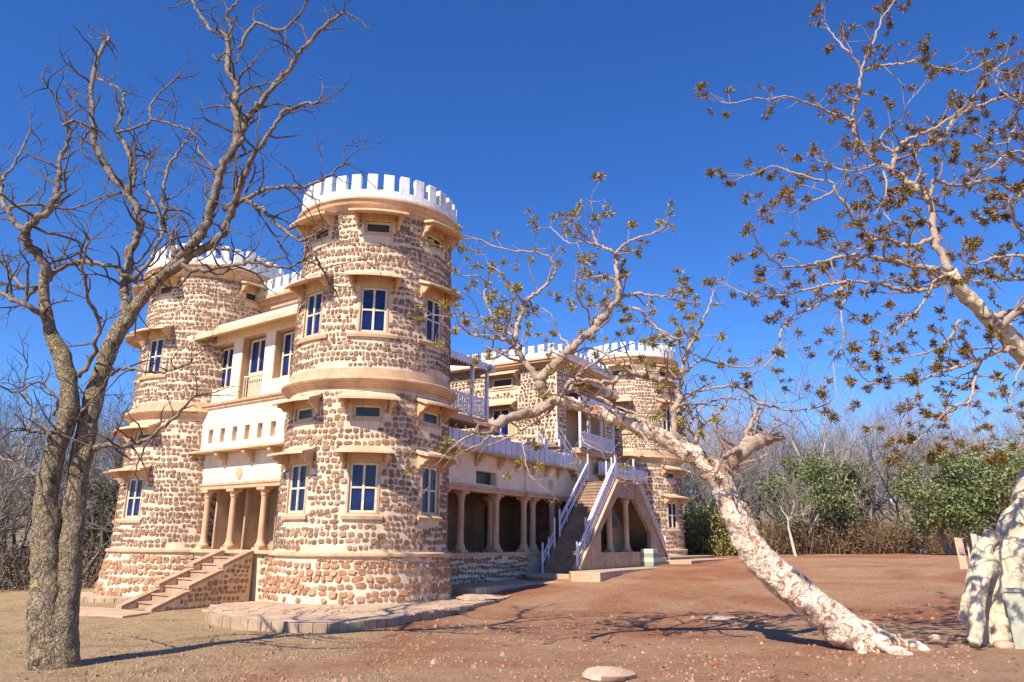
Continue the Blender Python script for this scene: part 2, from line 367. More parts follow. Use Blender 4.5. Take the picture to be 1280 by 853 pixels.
# ---------------------------------------------------------------- the house
house = thing("stone_lodge", (Nc[0], Nc[1], 0), "rubble stone castle lodge with white battlements on round towers and blue paned windows", "castle")
def surround_wall(m, fn, s_breaks, z_breaks, holes, depth, hold=None):
    """wall sheet with real openings and reveals; fn(s, z, d)"""
    for i in range(len(s_breaks) - 1):
        for j in range(len(z_breaks) - 1):
            s0, s1, z0, z1 = s_breaks[i], s_breaks[i + 1], z_breaks[j], z_breaks[j + 1]; cs, cz = (s0 + s1) / 2, (z0 + z1) / 2
            if any(h[0] < cs < h[1] and h[2] < cz < h[3] for h in holes): continue
            m.quad(fn(s0, z0, 0), fn(s1, z0, 0), fn(s1, z1, 0), fn(s0, z1, 0))
    for h in holes:
        m.quad(fn(h[0], h[2], 0), fn(h[0], h[3], 0), fn(h[0], h[3], -depth), fn(h[0], h[2], -depth))
        m.quad(fn(h[1], h[2], 0), fn(h[1], h[2], -depth), fn(h[1], h[3], -depth), fn(h[1], h[3], 0))
        m.quad(fn(h[0], h[3], 0), fn(h[1], h[3], 0), fn(h[1], h[3], -depth), fn(h[0], h[3], -depth))
        m.quad(fn(h[0], h[2], 0), fn(h[0], h[2], -depth), fn(h[1], h[2], -depth), fn(h[1], h[2], 0))
def window(parent, C, t, n, z0, z1, w, cols=2, rows=2, pane=None, d0=0.0, name="window"):
    """flat window: C centre xy on the glass plane, t along, n outward"""
    P = lambda s, o, z: Vector((C[0] + t[0] * s + n[0] * o, C[1] + t[1] * s + n[1] * o, z))
    m = MB(); fw = .085; h = w / 2
    for s0, s1 in ((-h, -h + fw), (h - fw, h)): m.fbox(P, s0, s1, -.03, .05, z0, z1)
    m.fbox(P, -h + fw, h - fw, -.03, .05, z1 - fw, z1); m.fbox(P, -h + fw, h - fw, -.03, .05, z0, z0 + fw)
    iw = w - 2 * fw; ih = z1 - z0 - 2 * fw
    for k in range(1, cols):
        x = -h + fw + iw * k / cols; m.fbox(P, x - .045, x + .045, -.028, .058, z0 + fw + .001, z1 - fw - .001)
    for k in range(1, rows):
        z = z0 + fw + ih * k / rows; m.fbox(P, -h + fw + .001, h - fw - .001, -.026, .045, z - .035, z + .035)
    o = m.build(name, m_frame, parent, bevel=.006)
    g = MB(); g.fbox(P, -h + .02, h - .02, -.06, -.005, z0 + .02, z1 - .02)
    g.build("pane", pane or m_pane, o)
    return o
def tower(C, base, stacks, seed, name_label, z_cut=None, rs=(3.55, 3.42), dr=0.0):
    rng = random.Random(seed)
    def rad(z):
        if z < 1.56: return rs[0] + (rs[1] - rs[0]) * (z - base) / (1.56 - base)
        if z < 8.0: return 3.31 + (3.24 - 3.31) * (z - 1.7) / 6
        return 3.25 + (3.10 - 3.25) * (z - 8.2) / 6.9
    root = bpy.data.objects.new("tower", None)
    def fn(s, z, d):
        a = s / 3.2; r = rad(z) + d; return Vector((C[0] + r * math.cos(a), C[1] + r * math.sin(a), z))
    holes = []; hoods = []
    for ang, kinds in stacks:
        a = R(ang) * 3.2
        for k in kinds:
            if k == 'w1': holes.append((a - .5, a + .5, 3.09, 4.87)); hoods.append((ang, 'w1'))
            if k == 'lv': holes.append((a - .52, a + .52, 6.5, 7.0)); hoods.append((ang, 'lv'))
            if k == 'w2': holes.append((a - .5, a + .5, 9.82, 11.62)); hoods.append((ang, 'w2'))
            if k == 'v': holes.append((a - .52, a + .52, 13.93, 14.42)); hoods.append((ang, 'v'))
    lo = -math.pi * 3.2; hi = math.pi * 3.2
    # wall cylinder goes twice round in s so holes with angles below -180 still work
    off = -math.pi * 3.2 * .5
    lo += off; hi += off
    sb = sorted(set([lo + (hi - lo) * i / 72 for i in range(73)] + [h[0] for h in holes] + [h[1] for h in holes]))
    zb = sorted(set([1.66, 8.2, 15.0, 7.6] + [h[2] for h in holes] + [h[3] for h in holes]))
    m = MB(); surround_wall(m, fn, sb, zb, holes, .3)
    tw = m.build("tower", m_mortar, house, smooth=30)
    tag(tw, name_label)
    # stones
    def skip(s, z, hw, hh):
        for h in holes:
            sur = .06
            if s + hw > h[0] - sur and s - hw < h[1] + sur and z + hh > h[2] - .3 and z - hh < h[3] + (.55 if h[3] - h[2] > 1 else .12): return True
        return False
    ms = MB()
    stones(ms, rng, fn, lo, hi, 1.78, 7.52, skip, .205, .13, .33, .026)
    stones(ms, rng, fn, lo, hi, 8.46, 14.93, skip, .185, .12, .30, .026)
    ms.build("stone_facing", m_stone, tw, 28)
    mp = MB(); stones(mp, rng, fn, lo, hi, base + .02, 1.54, lambda *q: False, .225, .16, .36, .016, .045)
    mp.build("plinth_facing", m_stone_red, tw, 28)
    mm = MB(); mm.lathe(C, [(rs[0], base - .6), (rs[0], base), (rs[1], 1.56)], 72); mm.build("plinth", m_mortar, tw, 30)
    # moulded bands
    b = MB(); b.lathe(C, [(rs[1] - .02, 1.56), (3.5, 1.56), (3.53, 1.60), (3.53, 1.68), (3.48, 1.71), (3.3, 1.74)], 96); b.build("plinth_band", m_trim, tw, 30)
    b = MB(); b.lathe(C, [(3.22, 7.60), (3.27, 7.61), (3.28, 7.70), (3.36, 7.71), (3.38, 7.78), (3.44, 7.80), (3.46, 7.86), (3.53, 7.88), (3.57, 7.93), (3.57, 7.99), (3.53, 8.03), (3.45, 8.05), (3.37, 8.06), (3.37, 8.13), (3.31, 8.14), (3.29, 8.40), (3.2, 8.42)], 96)
    b.build("string_course", m_trim, tw, 30)
    b = MB(); b.lathe(C, [(3.08, 14.74), (3.16, 14.76), (3.18, 14.86), (3.26, 14.9), (3.30, 15.0), (3.42, 15.03), (3.46, 15.12), (3.47, 15.2), (3.55, 15.22), (3.55, 15.29), (3.2, 15.32)], 96)
    b.build("cornice", m_trim, tw, 30)
    b = MB(); b.lathe(C, [(3.1, 15.30), (3.48, 15.295), (3.49, 15.40), (3.40, 15.43), (3.40, 15.67), (3.08, 15.68), (3.08, 15.2)], 96)
    b.build("parapet", m_white, tw, 30)
    d = MB(); d.lathe(C, [(3.1, 15.25), (0.01, 15.25)], 48); d.build("roof", m_paving, tw)
    nm = 32; first = None
    for k in range(nm):
        a = 2 * math.pi * (k + .35) / nm; da = .064 + rng.uniform(-.006, .006); q = MB(); hgt = 16.40 + rng.uniform(-.05, .03)
        bl, tl = [], []
        for (rr, aa) in ((3.38, a - da), (3.38, a + da), (3.12, a + da * .97), (3.12, a - da * .97)):
            bl.append((C[0] + rr * math.cos(aa), C[1] + rr * math.sin(aa), 15.66)); tl.append((C[0] + (rr - .015) * math.cos(aa), C[1] + (rr - .015) * math.sin(aa), hgt))
        q.hexa(bl, tl); q.build("merlon", m_white, tw, bevel=.03)
    # window hoods, sills, surrounds, frames
    for ang, k in hoods:
        aw = R(ang); n = (math.cos(aw), math.sin(aw)); t = (-n[1], n[0])
        if k == 'w1': zt, zb_, half, sill, zw = 5.5, 5.16, 15.5, 2.84, (3.09, 4.87)
        if k == 'lv': zt, zb_, half, sill, zw = 7.5, 7.1, 17.0, None, (6.5, 7.0)
        if k == 'w2': zt, zb_, half, sill, zw = 12.28, 11.86, 17.5, 9.58, (9.82, 11.62)
        if k == 'v': zt, zb_, half, sill, zw = 14.90, 14.50, 17.0, None, (13.93, 14.42)
        r0 = rad(zt) - .03; r1 = rad(zt) + .80
        if k == 'v': r1 = r0 + .92
        hm = MB()
        # slab: thin, curved in plan, sagging outward
        prof = [(r0, zt), (r0 + .25, zt - .13), (r1, zb_ + .07), (r1 + .01, zb_ - .01), (r1 - .03, zb_ - .02), (r0 + .25, zt - .24), (r0, zt - .13)]
        hm.lathe(C, prof, 14, ang - half, ang + half, close=True)
        ho = hm.build("window_hood", m_hood, tw, 25)
        bk = MB()
        for sg in (-1, 1):
            ab = aw + sg * R(half - 2.6)
            d_ = Vector((math.cos(ab), math.sin(ab), 0)); tt = Vector((-d_.y, d_.x, 0)) * .055; C3 = Vector((C[0], C[1], 0))
            zz = zt - .17; pr = [(r0 - .02, zz), (r0 + .66, zz - .19), (r0 + .64, zz - .31), (r0 + .50, zz - .33), (r0 + .40, zz - .44), (r0 + .22, zz - .46), (r0 + .12, zz - .62), (r0 - .02, zz - .66)]
            bk.hexa([C3 + d_ * r + Vector((0, 0, z)) - tt for r, z in pr], [C3 + d_ * r + Vector((0, 0, z)) + tt for r, z in pr])
            bk.build("bracket", m_trim, ho); bk = MB()
        # surround plaster
        s = MB(); sa = (.57) / 3.2
        def fs(aa, z, d): return Vector((C[0] + (rad(z) + d) * math.cos(aa), C[1] + (rad(z) + d) * math.sin(aa), z))
        hw = (.5 if zw[1] - zw[0] > 1 else .52) / 3.2
        for (q0, q1, z0, z1) in ((aw - sa, aw - hw, zw[0] - .12, zt - .15), (aw + hw, aw + sa, zw[0] - .12, zt - .15), (aw - hw, aw + hw, zw[1], zt - .15), (aw - hw, aw + hw, zw[0] - .12, zw[0])):
            N2 = 3; b_ = []; t_ = []
            for i in range(N2):
                A0 = q0 + (q1 - q0) * i / N2; A1 = q0 + (q1 - q0) * (i + 1) / N2
                s.hexa([fs(A0, z0, -.05), fs(A1, z0, -.05), fs(A1, z0, .025), fs(A0, z0, .025)], [fs(A0, z1, -.05), fs(A1, z1, -.05), fs(A1, z1, .025), fs(A0, z1, .025)])
        # wide lintel zone in ochre under the hood
        wl = R(half - 4); z0 = zt - .58 if zw[1] - zw[0] > 1 else zt - .5
        for i in range(8):
            A0 = aw - wl + 2 * wl * i / 8; A1 = aw - wl + 2 * wl * (i + 1) / 8
            s.hexa([fs(A0, max(z0, zw[1] + .01), -.04), fs(A1, max(z0, zw[1] + .01), -.04), fs(A1, max(z0, zw[1] + .01), .035), fs(A0, max(z0, zw[1] + .01), .035)], [fs(A0, zt - .1, -.04), fs(A1, zt - .1, -.04), fs(A1, zt - .1, .035), fs(A0, zt - .1, .035)])
        s.build("window_surround", m_trim, tw)
        if sill:
            q = MB(); hs = 12.5 if k == 'w1' else 17.0; q.lathe(C, [(rad(sill) - .05, sill + .02), (rad(sill) + .10, sill + .02), (rad(sill) + .12, sill + .13), (rad(sill) + .03, sill + .2), (rad(sill) - .05, sill + .2)], 10, ang - hs, ang + hs, close=True)
            q.build("window_sill", m_trim, tw, 25)
        rc = rad((zw[0] + zw[1]) / 2)
        if zw[1] - zw[0] > 1:
            window(house, (C[0] + n[0] * (rc - .13), C[1] + n[1] * (rc - .13)), t, n, zw[0] + .0, zw[1] - .0, 1.0)
        else:
            window(house, (C[0] + n[0] * (rc - .16), C[1] + n[1] * (rc - .16)), t, n, zw[0], zw[1], 1.04, 1, 1, m_dark)
    return tw
ALL = ('w1', 'lv', 'w2', 'v')
tower((Nc[0] + .10, Nc[1]), 0.0, [(-80.5, ALL), (-129, ALL), (-31, ALL)], 11, "nearest and largest round tower, with three windows on each storey")
tower((Lc[0] + .36, Lc[1]), -.36, [(-117.5, ALL), (-162, ALL), (-31, ('v',))], 12, "round tower at the left end of the entrance front", rs=(3.75, 3.42))
tower(Rc, .95, [(-49, ALL), (-1, ALL), (-118, ('w2', 'v'))], 13, "farthest round tower, right of the outdoor stairs")

def prism(poly, z0, z1): 
    m = MB(); m.hexa([(x, y, z0) for x, y in poly], [(x, y, z1) for x, y in poly]); return m
def P2(fr, u, o): v = fr(u, o, 0); return (v.x, v.y)
def fnl(o): return lambda s, z, d: fr_l(s, o + d, z)
def fnr(o): return lambda s, z, d: fr_r(s, o + d, z)
def fnb(o): return lambda s, z, d: fr_block(s, o + d, z)
# masonry cores (solid rooms behind the walls)
core = MB()
core.add(prism([P2(fr_l, 2.4, -1.0), P2(fr_l, 11.5, -1.0), P2(fr_l, 11.5, -7.5), P2(fr_l, 2.4, -7.5)], -1, 14.0))
core.add(prism([P2(fr_r, 7.3, -2.2), P2(fr_r, 28, -2.2), P2(fr_r, 28, -11), P2(fr_r, 7.3, -11)], -1, 5.7))
core.add(prism([P2(fr_r, 6.5, -6.3), P2(fr_r, 14, -6.3), P2(fr_r, 14, -11), P2(fr_r, 6.5, -11)], 5.69, 12.3))
core.add(prism([P2(fr_r, 21.3, -.2), P2(fr_r, 28.5, -.2), P2(fr_r, 28.5, -10), P2(fr_r, 21.3, -10)], 5.69, 12.2))
core.build("wall", m_plaster, house)
# ---- entrance front (left): plinth, porch, fascia, balcony band, upper wall
rng = random.Random(5)
m = MB(); surround_wall(m, fnl(1.3), [2.2, 10.9], [-.9, 1.58], [], .3); m.fbox(fr_l, 2.2, 10.9, 1.0, 1.29, -.9, 1.58); m.build("plinth", m_mortar, house)
ms = MB(); stones(ms, rng, fnl(1.3), 3.2, 4.55, -.4, 1.55, lambda *q: False, .215, .17, .36, .05, .045); ms.build("plinth_facing", m_stone_red, house, 28)
ms = MB(); stones(ms, rng, fnl(1.3), 7.3, 9.9, -.4, 1.55, lambda *q: False, .215, .17, .36, .05, .045); ms.build("plinth_facing", m_stone_red, house, 28)
m = MB(); m.fbox(fr_l, 2.2, 10.9, -1.0, 1.48, 1.58, 1.72); m.build("porch_floor", m_trim, house, bevel=.02)
m = MB()
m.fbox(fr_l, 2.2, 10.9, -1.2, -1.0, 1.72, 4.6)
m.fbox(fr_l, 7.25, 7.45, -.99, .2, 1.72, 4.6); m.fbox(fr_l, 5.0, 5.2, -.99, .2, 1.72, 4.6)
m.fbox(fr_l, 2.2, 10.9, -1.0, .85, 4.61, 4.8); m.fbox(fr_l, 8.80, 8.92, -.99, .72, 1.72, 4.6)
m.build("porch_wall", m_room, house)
m = MB(); m.fbox(fr_l, 5.65, 6.65, -.99, -.93, 1.73, 3.9); m.build("door", m_trim, house)
for w in (9.15, 7.17, 4.97):
    c = fr_l(w, 1.0, 0); s = MB()
    s.fbox(lambda u, o, z: fr_l(w + u, 1.0 + o, z), -.25, .25, -.25, .25, 1.72, 1.84)
    s.lathe((c.x, c.y), [(.24, 1.84), (.25, 1.9), (.20, 1.98), (.17, 2.05), (.14, 2.2), (.125, 3.9), (.14, 3.98), (.17, 4.02), (.16, 4.08), (.2, 4.16), (.24, 4.22)], 14)
    s.fbox(lambda u, o, z: fr_l(w + u, 1.0 + o, z), -.27, .27, -.25, .25, 4.22, 4.34)
    s.build("column", m_trim, house, 35)
m = MB(); m.fbox(fr_l, 9.42, 10.6, .5, 1.22, 1.72, 4.34); m.build("pilaster", m_trim, house)
m = MB(); m.fbox(fr_l, 2.2, 10.8, .85, 1.26, 4.34, 4.5); m.fbox(fr_l, 2.2, 10.8, .85, 1.30, 4.5, 4.62); m.build("lintel", m_trim, house, bevel=.015)
m = MB(); m.fbox(fr_l, 2.2, 10.9, .8, 1.2, 4.62, 5.94); m.build("wall", m_plaster, house)
c = fr_l(6.65, 1.2, 4.98); m = MB(); t = Vector((b2[0], b2[1], 0)); n3 = Vector((nb[0], nb[1], 0))
m.hexa([c - n3 * .05 + t * (.24 * math.cos(q * .449)) + Vector((0, 0, .26 * math.sin(q * .449))) for q in range(14)], [c + n3 * .03 + t * (.24 * math.cos(q * .449)) + Vector((0, 0, .26 * math.sin(q * .449))) for q in range(14)])
m.build("medallion", m_trim, house)
for w in (9.75, 7.75, 5.75, 3.95):
    m = MB(); pr = [(1.19, 5.94), (1.78, 5.94), (1.76, 5.80), (1.6, 5.74), (1.5, 5.6), (1.34, 5.56), (1.3, 5.42), (1.19, 5.38)]
    m.hexa([fr_l(w - .1, o, z) for o, z in pr], [fr_l(w + .1, o, z) for o, z in pr]); m.build("bracket", m_trim, house)
m = MB(); m.fbox(fr_l, 2.0, 10.6, 1.0, 1.86, 5.95, 6.06); m.build("balcony_ledge", m_trim, house, bevel=.02)
holes = [(3.15 + k * .92, 3.5 + k * .92, 6.42, 7.08) for k in range(8)]
sb = sorted(set([2.0, 10.7] + [h[0] for h in holes] + [h[1] for h in holes]))
m = MB(); surround_wall(m, fnl(1.42), sb, [6.06, 6.42, 7.08, 8.02], holes, .22); m.build("balcony_parapet", m_plaster, house)
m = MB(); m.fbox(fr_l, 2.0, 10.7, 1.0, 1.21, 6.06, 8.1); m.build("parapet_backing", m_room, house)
m = MB()
pr = [(1.0, 8.02), (1.46, 8.02), (1.50, 8.08), (1.50, 8.16), (1.58, 8.19), (1.60, 8.28), (1.42, 8.34), (1.0, 8.34)]
m.hexa([fr_l(2.2, o, z) for o, z in pr], [fr_l(10.8, o, z) for o, z in pr]); m.build("string_course", m_trim, house)
holes = [(3.5, 4.96, 9.05, 11.3), (5.66, 7.40, 8.36, 11.35), (8.1, 9.85, 9.05, 11.25)]
sb = sorted(set([2.2, 10.9] + [h[0] for h in holes] + [h[1] for h in holes]))
m = MB(); surround_wall(m, fnl(1.2), sb, sorted({8.34, 8.36, 9.05, 11.25, 11.3, 11.35, 12.3}), holes, .42); m.build("wall", m_plaster, house)
# ochre recess linings
m = MB()
for h in holes:
    m.fbox(fr_l, h[1] - .03, h[1] - .003, .79, 1.17, h[2] + .004, h[3] - .004); m.fbox(fr_l, h[0] + .003, h[0] + .03, .79, 1.17, h[2] + .004, h[3] - .004); m.fbox(fr_l, h[0] + .031, h[1] - .031, .79, 1.17, h[3] - .03, h[3] - .004)
m.build("recess_lining", m_trim, house)
m = MB(); m.fbox(fr_l, 2.2, 10.9, .55, .70, 8.34, 12.3); m.build("window_backing", m_plaster, house)
tl = (b2[0], b2[1])
for (h, z0) in ((holes[0], 9.12), (holes[2], 9.12)):
    c = fr_l((h[0] + h[1]) / 2 - .02, .84, 0); window(house, (c.x, c.y), tl, nb, z0, h[3] - .12, 1.15)
c = fr_l(6.5, .84, 0); dw = window(house, (c.x, c.y), tl, nb, 9.55, 11.2, 1.35, 2, 1, name="balcony_door")
m = MB(); m.fbox(fr_l, 5.8, 7.2, .76, .80, 8.38, 9.55); m.build("panel", m_frame, dw)
m = MB()
m.fbox(fr_l, 5.75, 7.3, .98, 1.03, 9.42, 9.48); m.fbox(fr_l, 5.75, 7.3, .98, 1.03, 8.42, 8.47)
for k in range(9): 
    x = 5.8 + k * .18; m.fbox(fr_l, x, x + .035, .99, 1.02, 8.47, 9.42)
m.build("railing", m_frame, house)
m = MB(); pr = [(.8, 12.16), (2.02, 11.72), (2.05, 11.46), (1.96, 11.44), (1.18, 11.74), (.8, 11.84)]
m.hexa([fr_l(2.4, o, z) for o, z in pr], [fr_l(10.75, o, z) for o, z in pr]); m.build("eave_slab", m_hood, house)
m = MB(); m.fbox(fr_l, 2.4, 11, -1.0, .9, 11.95, 12.05); m.build("roof", m_paving, house)
m = MB(); m.fbox(fr_l, 2.4, 11.4, -1.01, -.9, 13.5, 13.75); m.fbox(fr_l, 2.4, 11.4, -1.01, -.75, 13.75, 13.95); m.fbox(fr_l, 2.4, 11.4, -1.2, -.55, 13.95, 14.15); m.build("cornice", m_trim, house, bevel=.02)
m = MB(); m.fbox(fr_l, 2.4, 11.4, -.95, -.62, 14.15, 14.42); m.build("parapet", m_white, house)
w = 5.0
while w < 11.2:
    m = MB(); m.fbox(fr_l, w, w + .4, -.93, -.64, 14.41, 15.0); m.build("merlon", m_white, house, bevel=.03); w += .64
m = MB(); m.fbox(fr_l, 3.5, 10.6, -1.1, .54, 4.85, 11.94); m.build("wall", m_plaster, house)

# ---- long front (right)
m = MB(); m.fbox(fr_r, 2.2, 10.95, 1.2, 1.5, -.9, 1.5); m.fbox(fr_r, 10.95, 28, 1.2, 1.5, -.5, 1.5); m.build("plinth", m_mortar, house)
ms = MB(); stones(ms, rng, fnr(1.5), 3.0, 10.9, .0, 1.47, lambda *q: False, .2, .16, .34, .05, .04); ms.build("plinth_facing", m_stone, house, 28); ms = MB(); stones(ms, rng, fnr(1.5), 22.6, 27.5, .9, 1.47, lambda *q: False, .2, .16, .34, .05, .04)
ms.build("plinth_facing", m_stone, house, 28)
m = MB(); m.fbox(fr_r, 2.2, 28, -2.1, 1.62, 1.5, 1.64); m.build("porch_floor", m_trim, house, bevel=.015)
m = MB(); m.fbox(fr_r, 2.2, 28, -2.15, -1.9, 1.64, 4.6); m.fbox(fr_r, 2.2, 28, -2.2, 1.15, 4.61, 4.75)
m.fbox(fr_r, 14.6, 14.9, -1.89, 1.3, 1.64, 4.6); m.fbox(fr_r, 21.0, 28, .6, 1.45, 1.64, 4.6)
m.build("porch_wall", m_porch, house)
m = MB(); m.fbox(fr_r, 12.0, 13.3, -1.89, -1.83, 1.65, 4.0); m.build("door", m_darkwood, house); m = MB(); m.fbox(fr_r, 17.0, 18.2, -1.89, -1.83, 1.65, 4.0); m.build("door", m_darkwood, house)
c = fr_r(7.3, -1.84, 0); window(house, (c.x, c.y), a2, na, 2.5, 4.15, 1.2, 2, 3, m_dark)
def rcol(u, o, z0=1.64, z1=4.34, r=1.0):
    c = fr_r(u, o, 0); s = MB(); f_ = lambda x, y, z: fr_r(u + x, o + y, z)
    s.fbox(f_, -.26, .26, -.26, .26, z0, z0 + .12)
    s.lathe((c.x, c.y), [(.25 * r, z0 + .12), (.26 * r, z0 + .2), (.20 * r, z0 + .34), (.17 * r, z0 + .42), (.16 * r, z0 + .5), (.15 * r, z1 - .5), (.17 * r, z1 - .44), (.16 * r, z1 - .36), (.2 * r, z1 - .24), (.27 * r, z1 - .12)], 8)
    s.fbox(f_, -.3, .3, -.27, .27, z1 - .12, z1)
    return s.build("column", m_trim, house, 35)
for u, o in ((3.7, 1.2), (5.2, 1.2), (8.2, 1.2), (10.75, 1.28), (11.75, 1.25), (9.75, -.1), (14.0, 1.2), (17.3, 1.2), (20.5, 1.2)): rcol(u, o)
m = MB(); m.fbox(fr_r, 2.2, 10.4, 1.0, 1.56, 4.34, 4.5); m.fbox(fr_r, 2.2, 10.4, 1.0, 1.62, 4.5, 4.6); m.fbox(fr_r, 10.4, 28, 1.0, 1.68, 4.34, 4.5); m.fbox(fr_r, 10.4, 28, 1.0, 1.74, 4.5, 4.6); m.build("lintel", m_trim, house, bevel=.015)
hv = (5.95, 7.75, 4.72, 5.32)
m = MB(); surround_wall(m, fnr(1.5), [2.2, hv[0], hv[1], 10.4], [4.6, hv[2], hv[3], 6.05], [hv], .35); m.fbox(fr_r, 10.4, 28, 1.15, 1.62, 4.6, 6.05); m.build("wall", m_plaster, house)
m = MB(); m.fbox(fr_r, hv[0], hv[1], 1.08, 1.14, hv[2], hv[3]); m.build("vent_window", m_dark, house)
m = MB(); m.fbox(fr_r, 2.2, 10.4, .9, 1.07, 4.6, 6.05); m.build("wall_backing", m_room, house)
c = fr_r(13.1, 1.62, 5.13); t = Vector((a2[0], a2[1], 0)); n3 = Vector((na[0], na[1], 0)); m = MB()
m.hexa([c - n3 * .05 + t * (.25 * math.cos(q * .449)) + Vector((0, 0, .27 * math.sin(q * .449))) for q in range(14)], [c + n3 * .03 + t * (.25 * math.cos(q * .449)) + Vector((0, 0, .27 * math.sin(q * .449))) for q in range(14)]); m.build("medallion", m_trim, house)
u = 3.9
for u in (3.9, 5.9, 7.9, 9.6, 11.1, 12.5, 13.9, 19.6, 21.4, 23.2, 25.0):
    ob = 1.5 if u < 10.4 else 1.62
    m = MB(); pr = [(ob - .01, 6.04), (2.02, 6.04), (2.0, 5.92), (1.88, 5.86), (1.8, 5.72), (ob + .1, 5.66), (ob + .08, 5.54), (ob - .01, 5.5)]
    m.hexa([fr_r(u - .11, o, z) for o, z in pr], [fr_r(u + .11, o, z) for o, z in pr]); m.build("bracket", m_trim, house)
m = MB(); m.fbox(fr_r, 2.4, 15.6, 0, 2.16, 6.05, 6.15); m.fbox(fr_r, 18.9, 27, 0, 2.16, 6.05, 6.15); m.build("terrace_ledge", m_trim, house, bevel=.015)
m = MB(); m.fbox(fr_r, 2.4, 28, -7, .0, 5.75, 6.12); m.fbox(fr_r, 15.6, 18.9, 0, 2.16, 5.55, 5.7); m.build("terrace_floor", m_paving, house)
rg = random.Random(3)
for (ua, ub) in ((2.6, 14.75), (18.9, 26.6)):
    m = MB(); m.fbox(fr_r, ua, ub, 1.84, 1.99, 6.15, 6.62); m.build("terrace_parapet", m_lime, house)
    u = ua
    while u < ub - .3:
        w = .56; m = MB(); m.fbox(fr_r, u + .03, u + w - .03, 1.82, 2.08 + rg.uniform(-.01, .01), 6.151, 6.90 + rg.uniform(-.03, .03)); m.build("parapet_block", m_lime, house, bevel=.025); u += w
# verandah on the first floor beside the near tower
def verandah(u0, u1, oo, z_floor, zr, posts, label):
    m = MB(); m.fbox(fr_r, u0, u1, -.4, oo, z_floor - .22, z_floor); m.fbox(fr_r, u0, u1, -.4, oo + .08, z_floor - .3, z_floor - .22); o = m.build("balcony", m_trim, house)
    tag(o, label)
    m = MB(); pr = [(-.8, zr + .5), (oo + .22, zr), (oo + .22, zr - .05), (-.8, zr + .43)]
    m.hexa([fr_r(u0, a, z) for a, z in pr], [fr_r(u1 + .15, a, z) for a, z in pr])
    rf = m.build("balcony_roof", m_redroof, o)
    v = MB(); n = int((u1 - u0) / .22)
    v.fbox(fr_r, u0, u1 + .16, oo + .221, oo + .25, zr - .26, zr + .02)
    for k in range(n): 
        x = u0 + (u1 + .16 - u0) * (k + .5) / n; w = (u1 - u0) / n * .46
        v.hexa([fr_r(x - w, oo + .222, zr - .26), fr_r(x + w, oo + .222, zr - .26), fr_r(x, oo + .222, zr - .37)], [fr_r(x - w, oo + .248, zr - .26), fr_r(x + w, oo + .248, zr - .26), fr_r(x, oo + .248, zr - .37)])
    v.fbox(fr_r, u1 + .14, u1 + .165, -.7, oo + .22, zr - .3, zr - .02)
    v.build("valance", m_rail, o)
    for u in posts:
        q = MB(); q.fbox(fr_r, u - .07, u + .07, oo - .06, oo + .08, z_floor, zr - .02); q.build("post", m_rail, o)
    q = MB(); q.fbox(fr_r, u0, u1, oo - .02, oo + .04, z_floor + .88, z_floor + .96); q.fbox(fr_r, u0, u1, oo - .02, oo + .04, z_floor + .08, z_floor + .15)
    k = u0 + .08
    while k < u1 - .05:
        q.fbox(fr_r, k, k + .085, oo - .005, oo + .03, z_floor + .1, z_floor + .9); k += .17
    q.build("balustrade", m_rail, o)
    return o
verandah(2.4, 6.15, 2.0, 7.62, 10.22, (4.7, 5.95), "balcony with red roof beside the near tower")
# ---- central block
m = MB(); m.fbox(fr_r, 14.25, 15.4, -9, 1.45, 6.1, 12.3); m.fbox(fr_r, 15.4, 21.2, -9, -.6, 6.1, 12.3); m.fbox(fr_r, 20.9, 21.2, -.6, 1.45, 6.1, 12.3); m.fbox(fr_r, 15.4, 20.9, -.6, 1.45, 10.8, 12.3)
m.fbox(fr_r, 15.4, 20.9, -.6, 1.45, 6.1, 7.2)
m.build("block", m_mortar, house)
hb = [(2.95, 4.35, 11.05, 11.6), (3.15, 4.35, 8.1, 9.75)]
def skb(s, z, hw, hh): return any(s + hw > h[0] - .3 and s - hw < h[1] + .3 and z + hh > h[2] - .3 and z - hh < h[3] + .55 for h in hb)
ms = MB(); stones(ms, rng, fnb(-.05), .05, 9.5, 6.2, 12.0, skb, .2, .15, .34, .06, .05); stones(ms, rng, fnr(1.45), 14.2, 15.4, 6.2, 12.0, lambda *q: False, .2, .15, .34, .06); stones(ms, rng, fnr(1.45), 15.4, 21.2, 10.85, 12.0, lambda *q: False, .2, .15, .34, .06)
stones(ms, rng, fnr(-.2), 21.3, 27.5, 6.3, 12.0, lambda *q: False, .2, .15, .34, .06)
ms.build("stone_facing", m_stone, house, 28)
for h in hb:
    c = fr_block((h[0] + h[1]) / 2, .0, 0)
    if h[3] - h[2] > 1: window(house, (c.x, c.y), (-na[0], -na[1]), (-a2[0], -a2[1]), h[2], h[3], h[1] - h[0])
    else: window(house, (c.x, c.y), (-na[0], -na[1]), (-a2[0], -a2[1]), h[2], h[3], h[1] - h[0], 1, 1, m_dark)
    m = MB(); zt = h[3] + .5; pr = [(-.04, zt), (.62, zt - .3), (.62, zt - .38), (-.04, zt - .13)]
    m.hexa([fr_block(h[0] - .5, o, z) for o, z in pr], [fr_block(h[1] + .5, o, z) for o, z in pr]); ho = m.build("window_hood", m_hood, house)
    m = MB()
    for s_ in (h[0] - .35, h[1] + .25):
        pr = [(-.04, zt - .12), (.5, zt - .34), (.45, zt - .45), (.2, zt - .55), (-.04, zt - .75)]
        m.hexa([fr_block(s_, o, z) for o, z in pr], [fr_block(s_ + .1, o, z) for o, z in pr])
    m.build("bracket", m_trim, ho)
    m = MB(); m.fbox(fr_block, h[0] - .3, h[1] + .3, -.04, -.01, h[2] - .15, zt - .14); m.build("window_surround", m_trim, house)
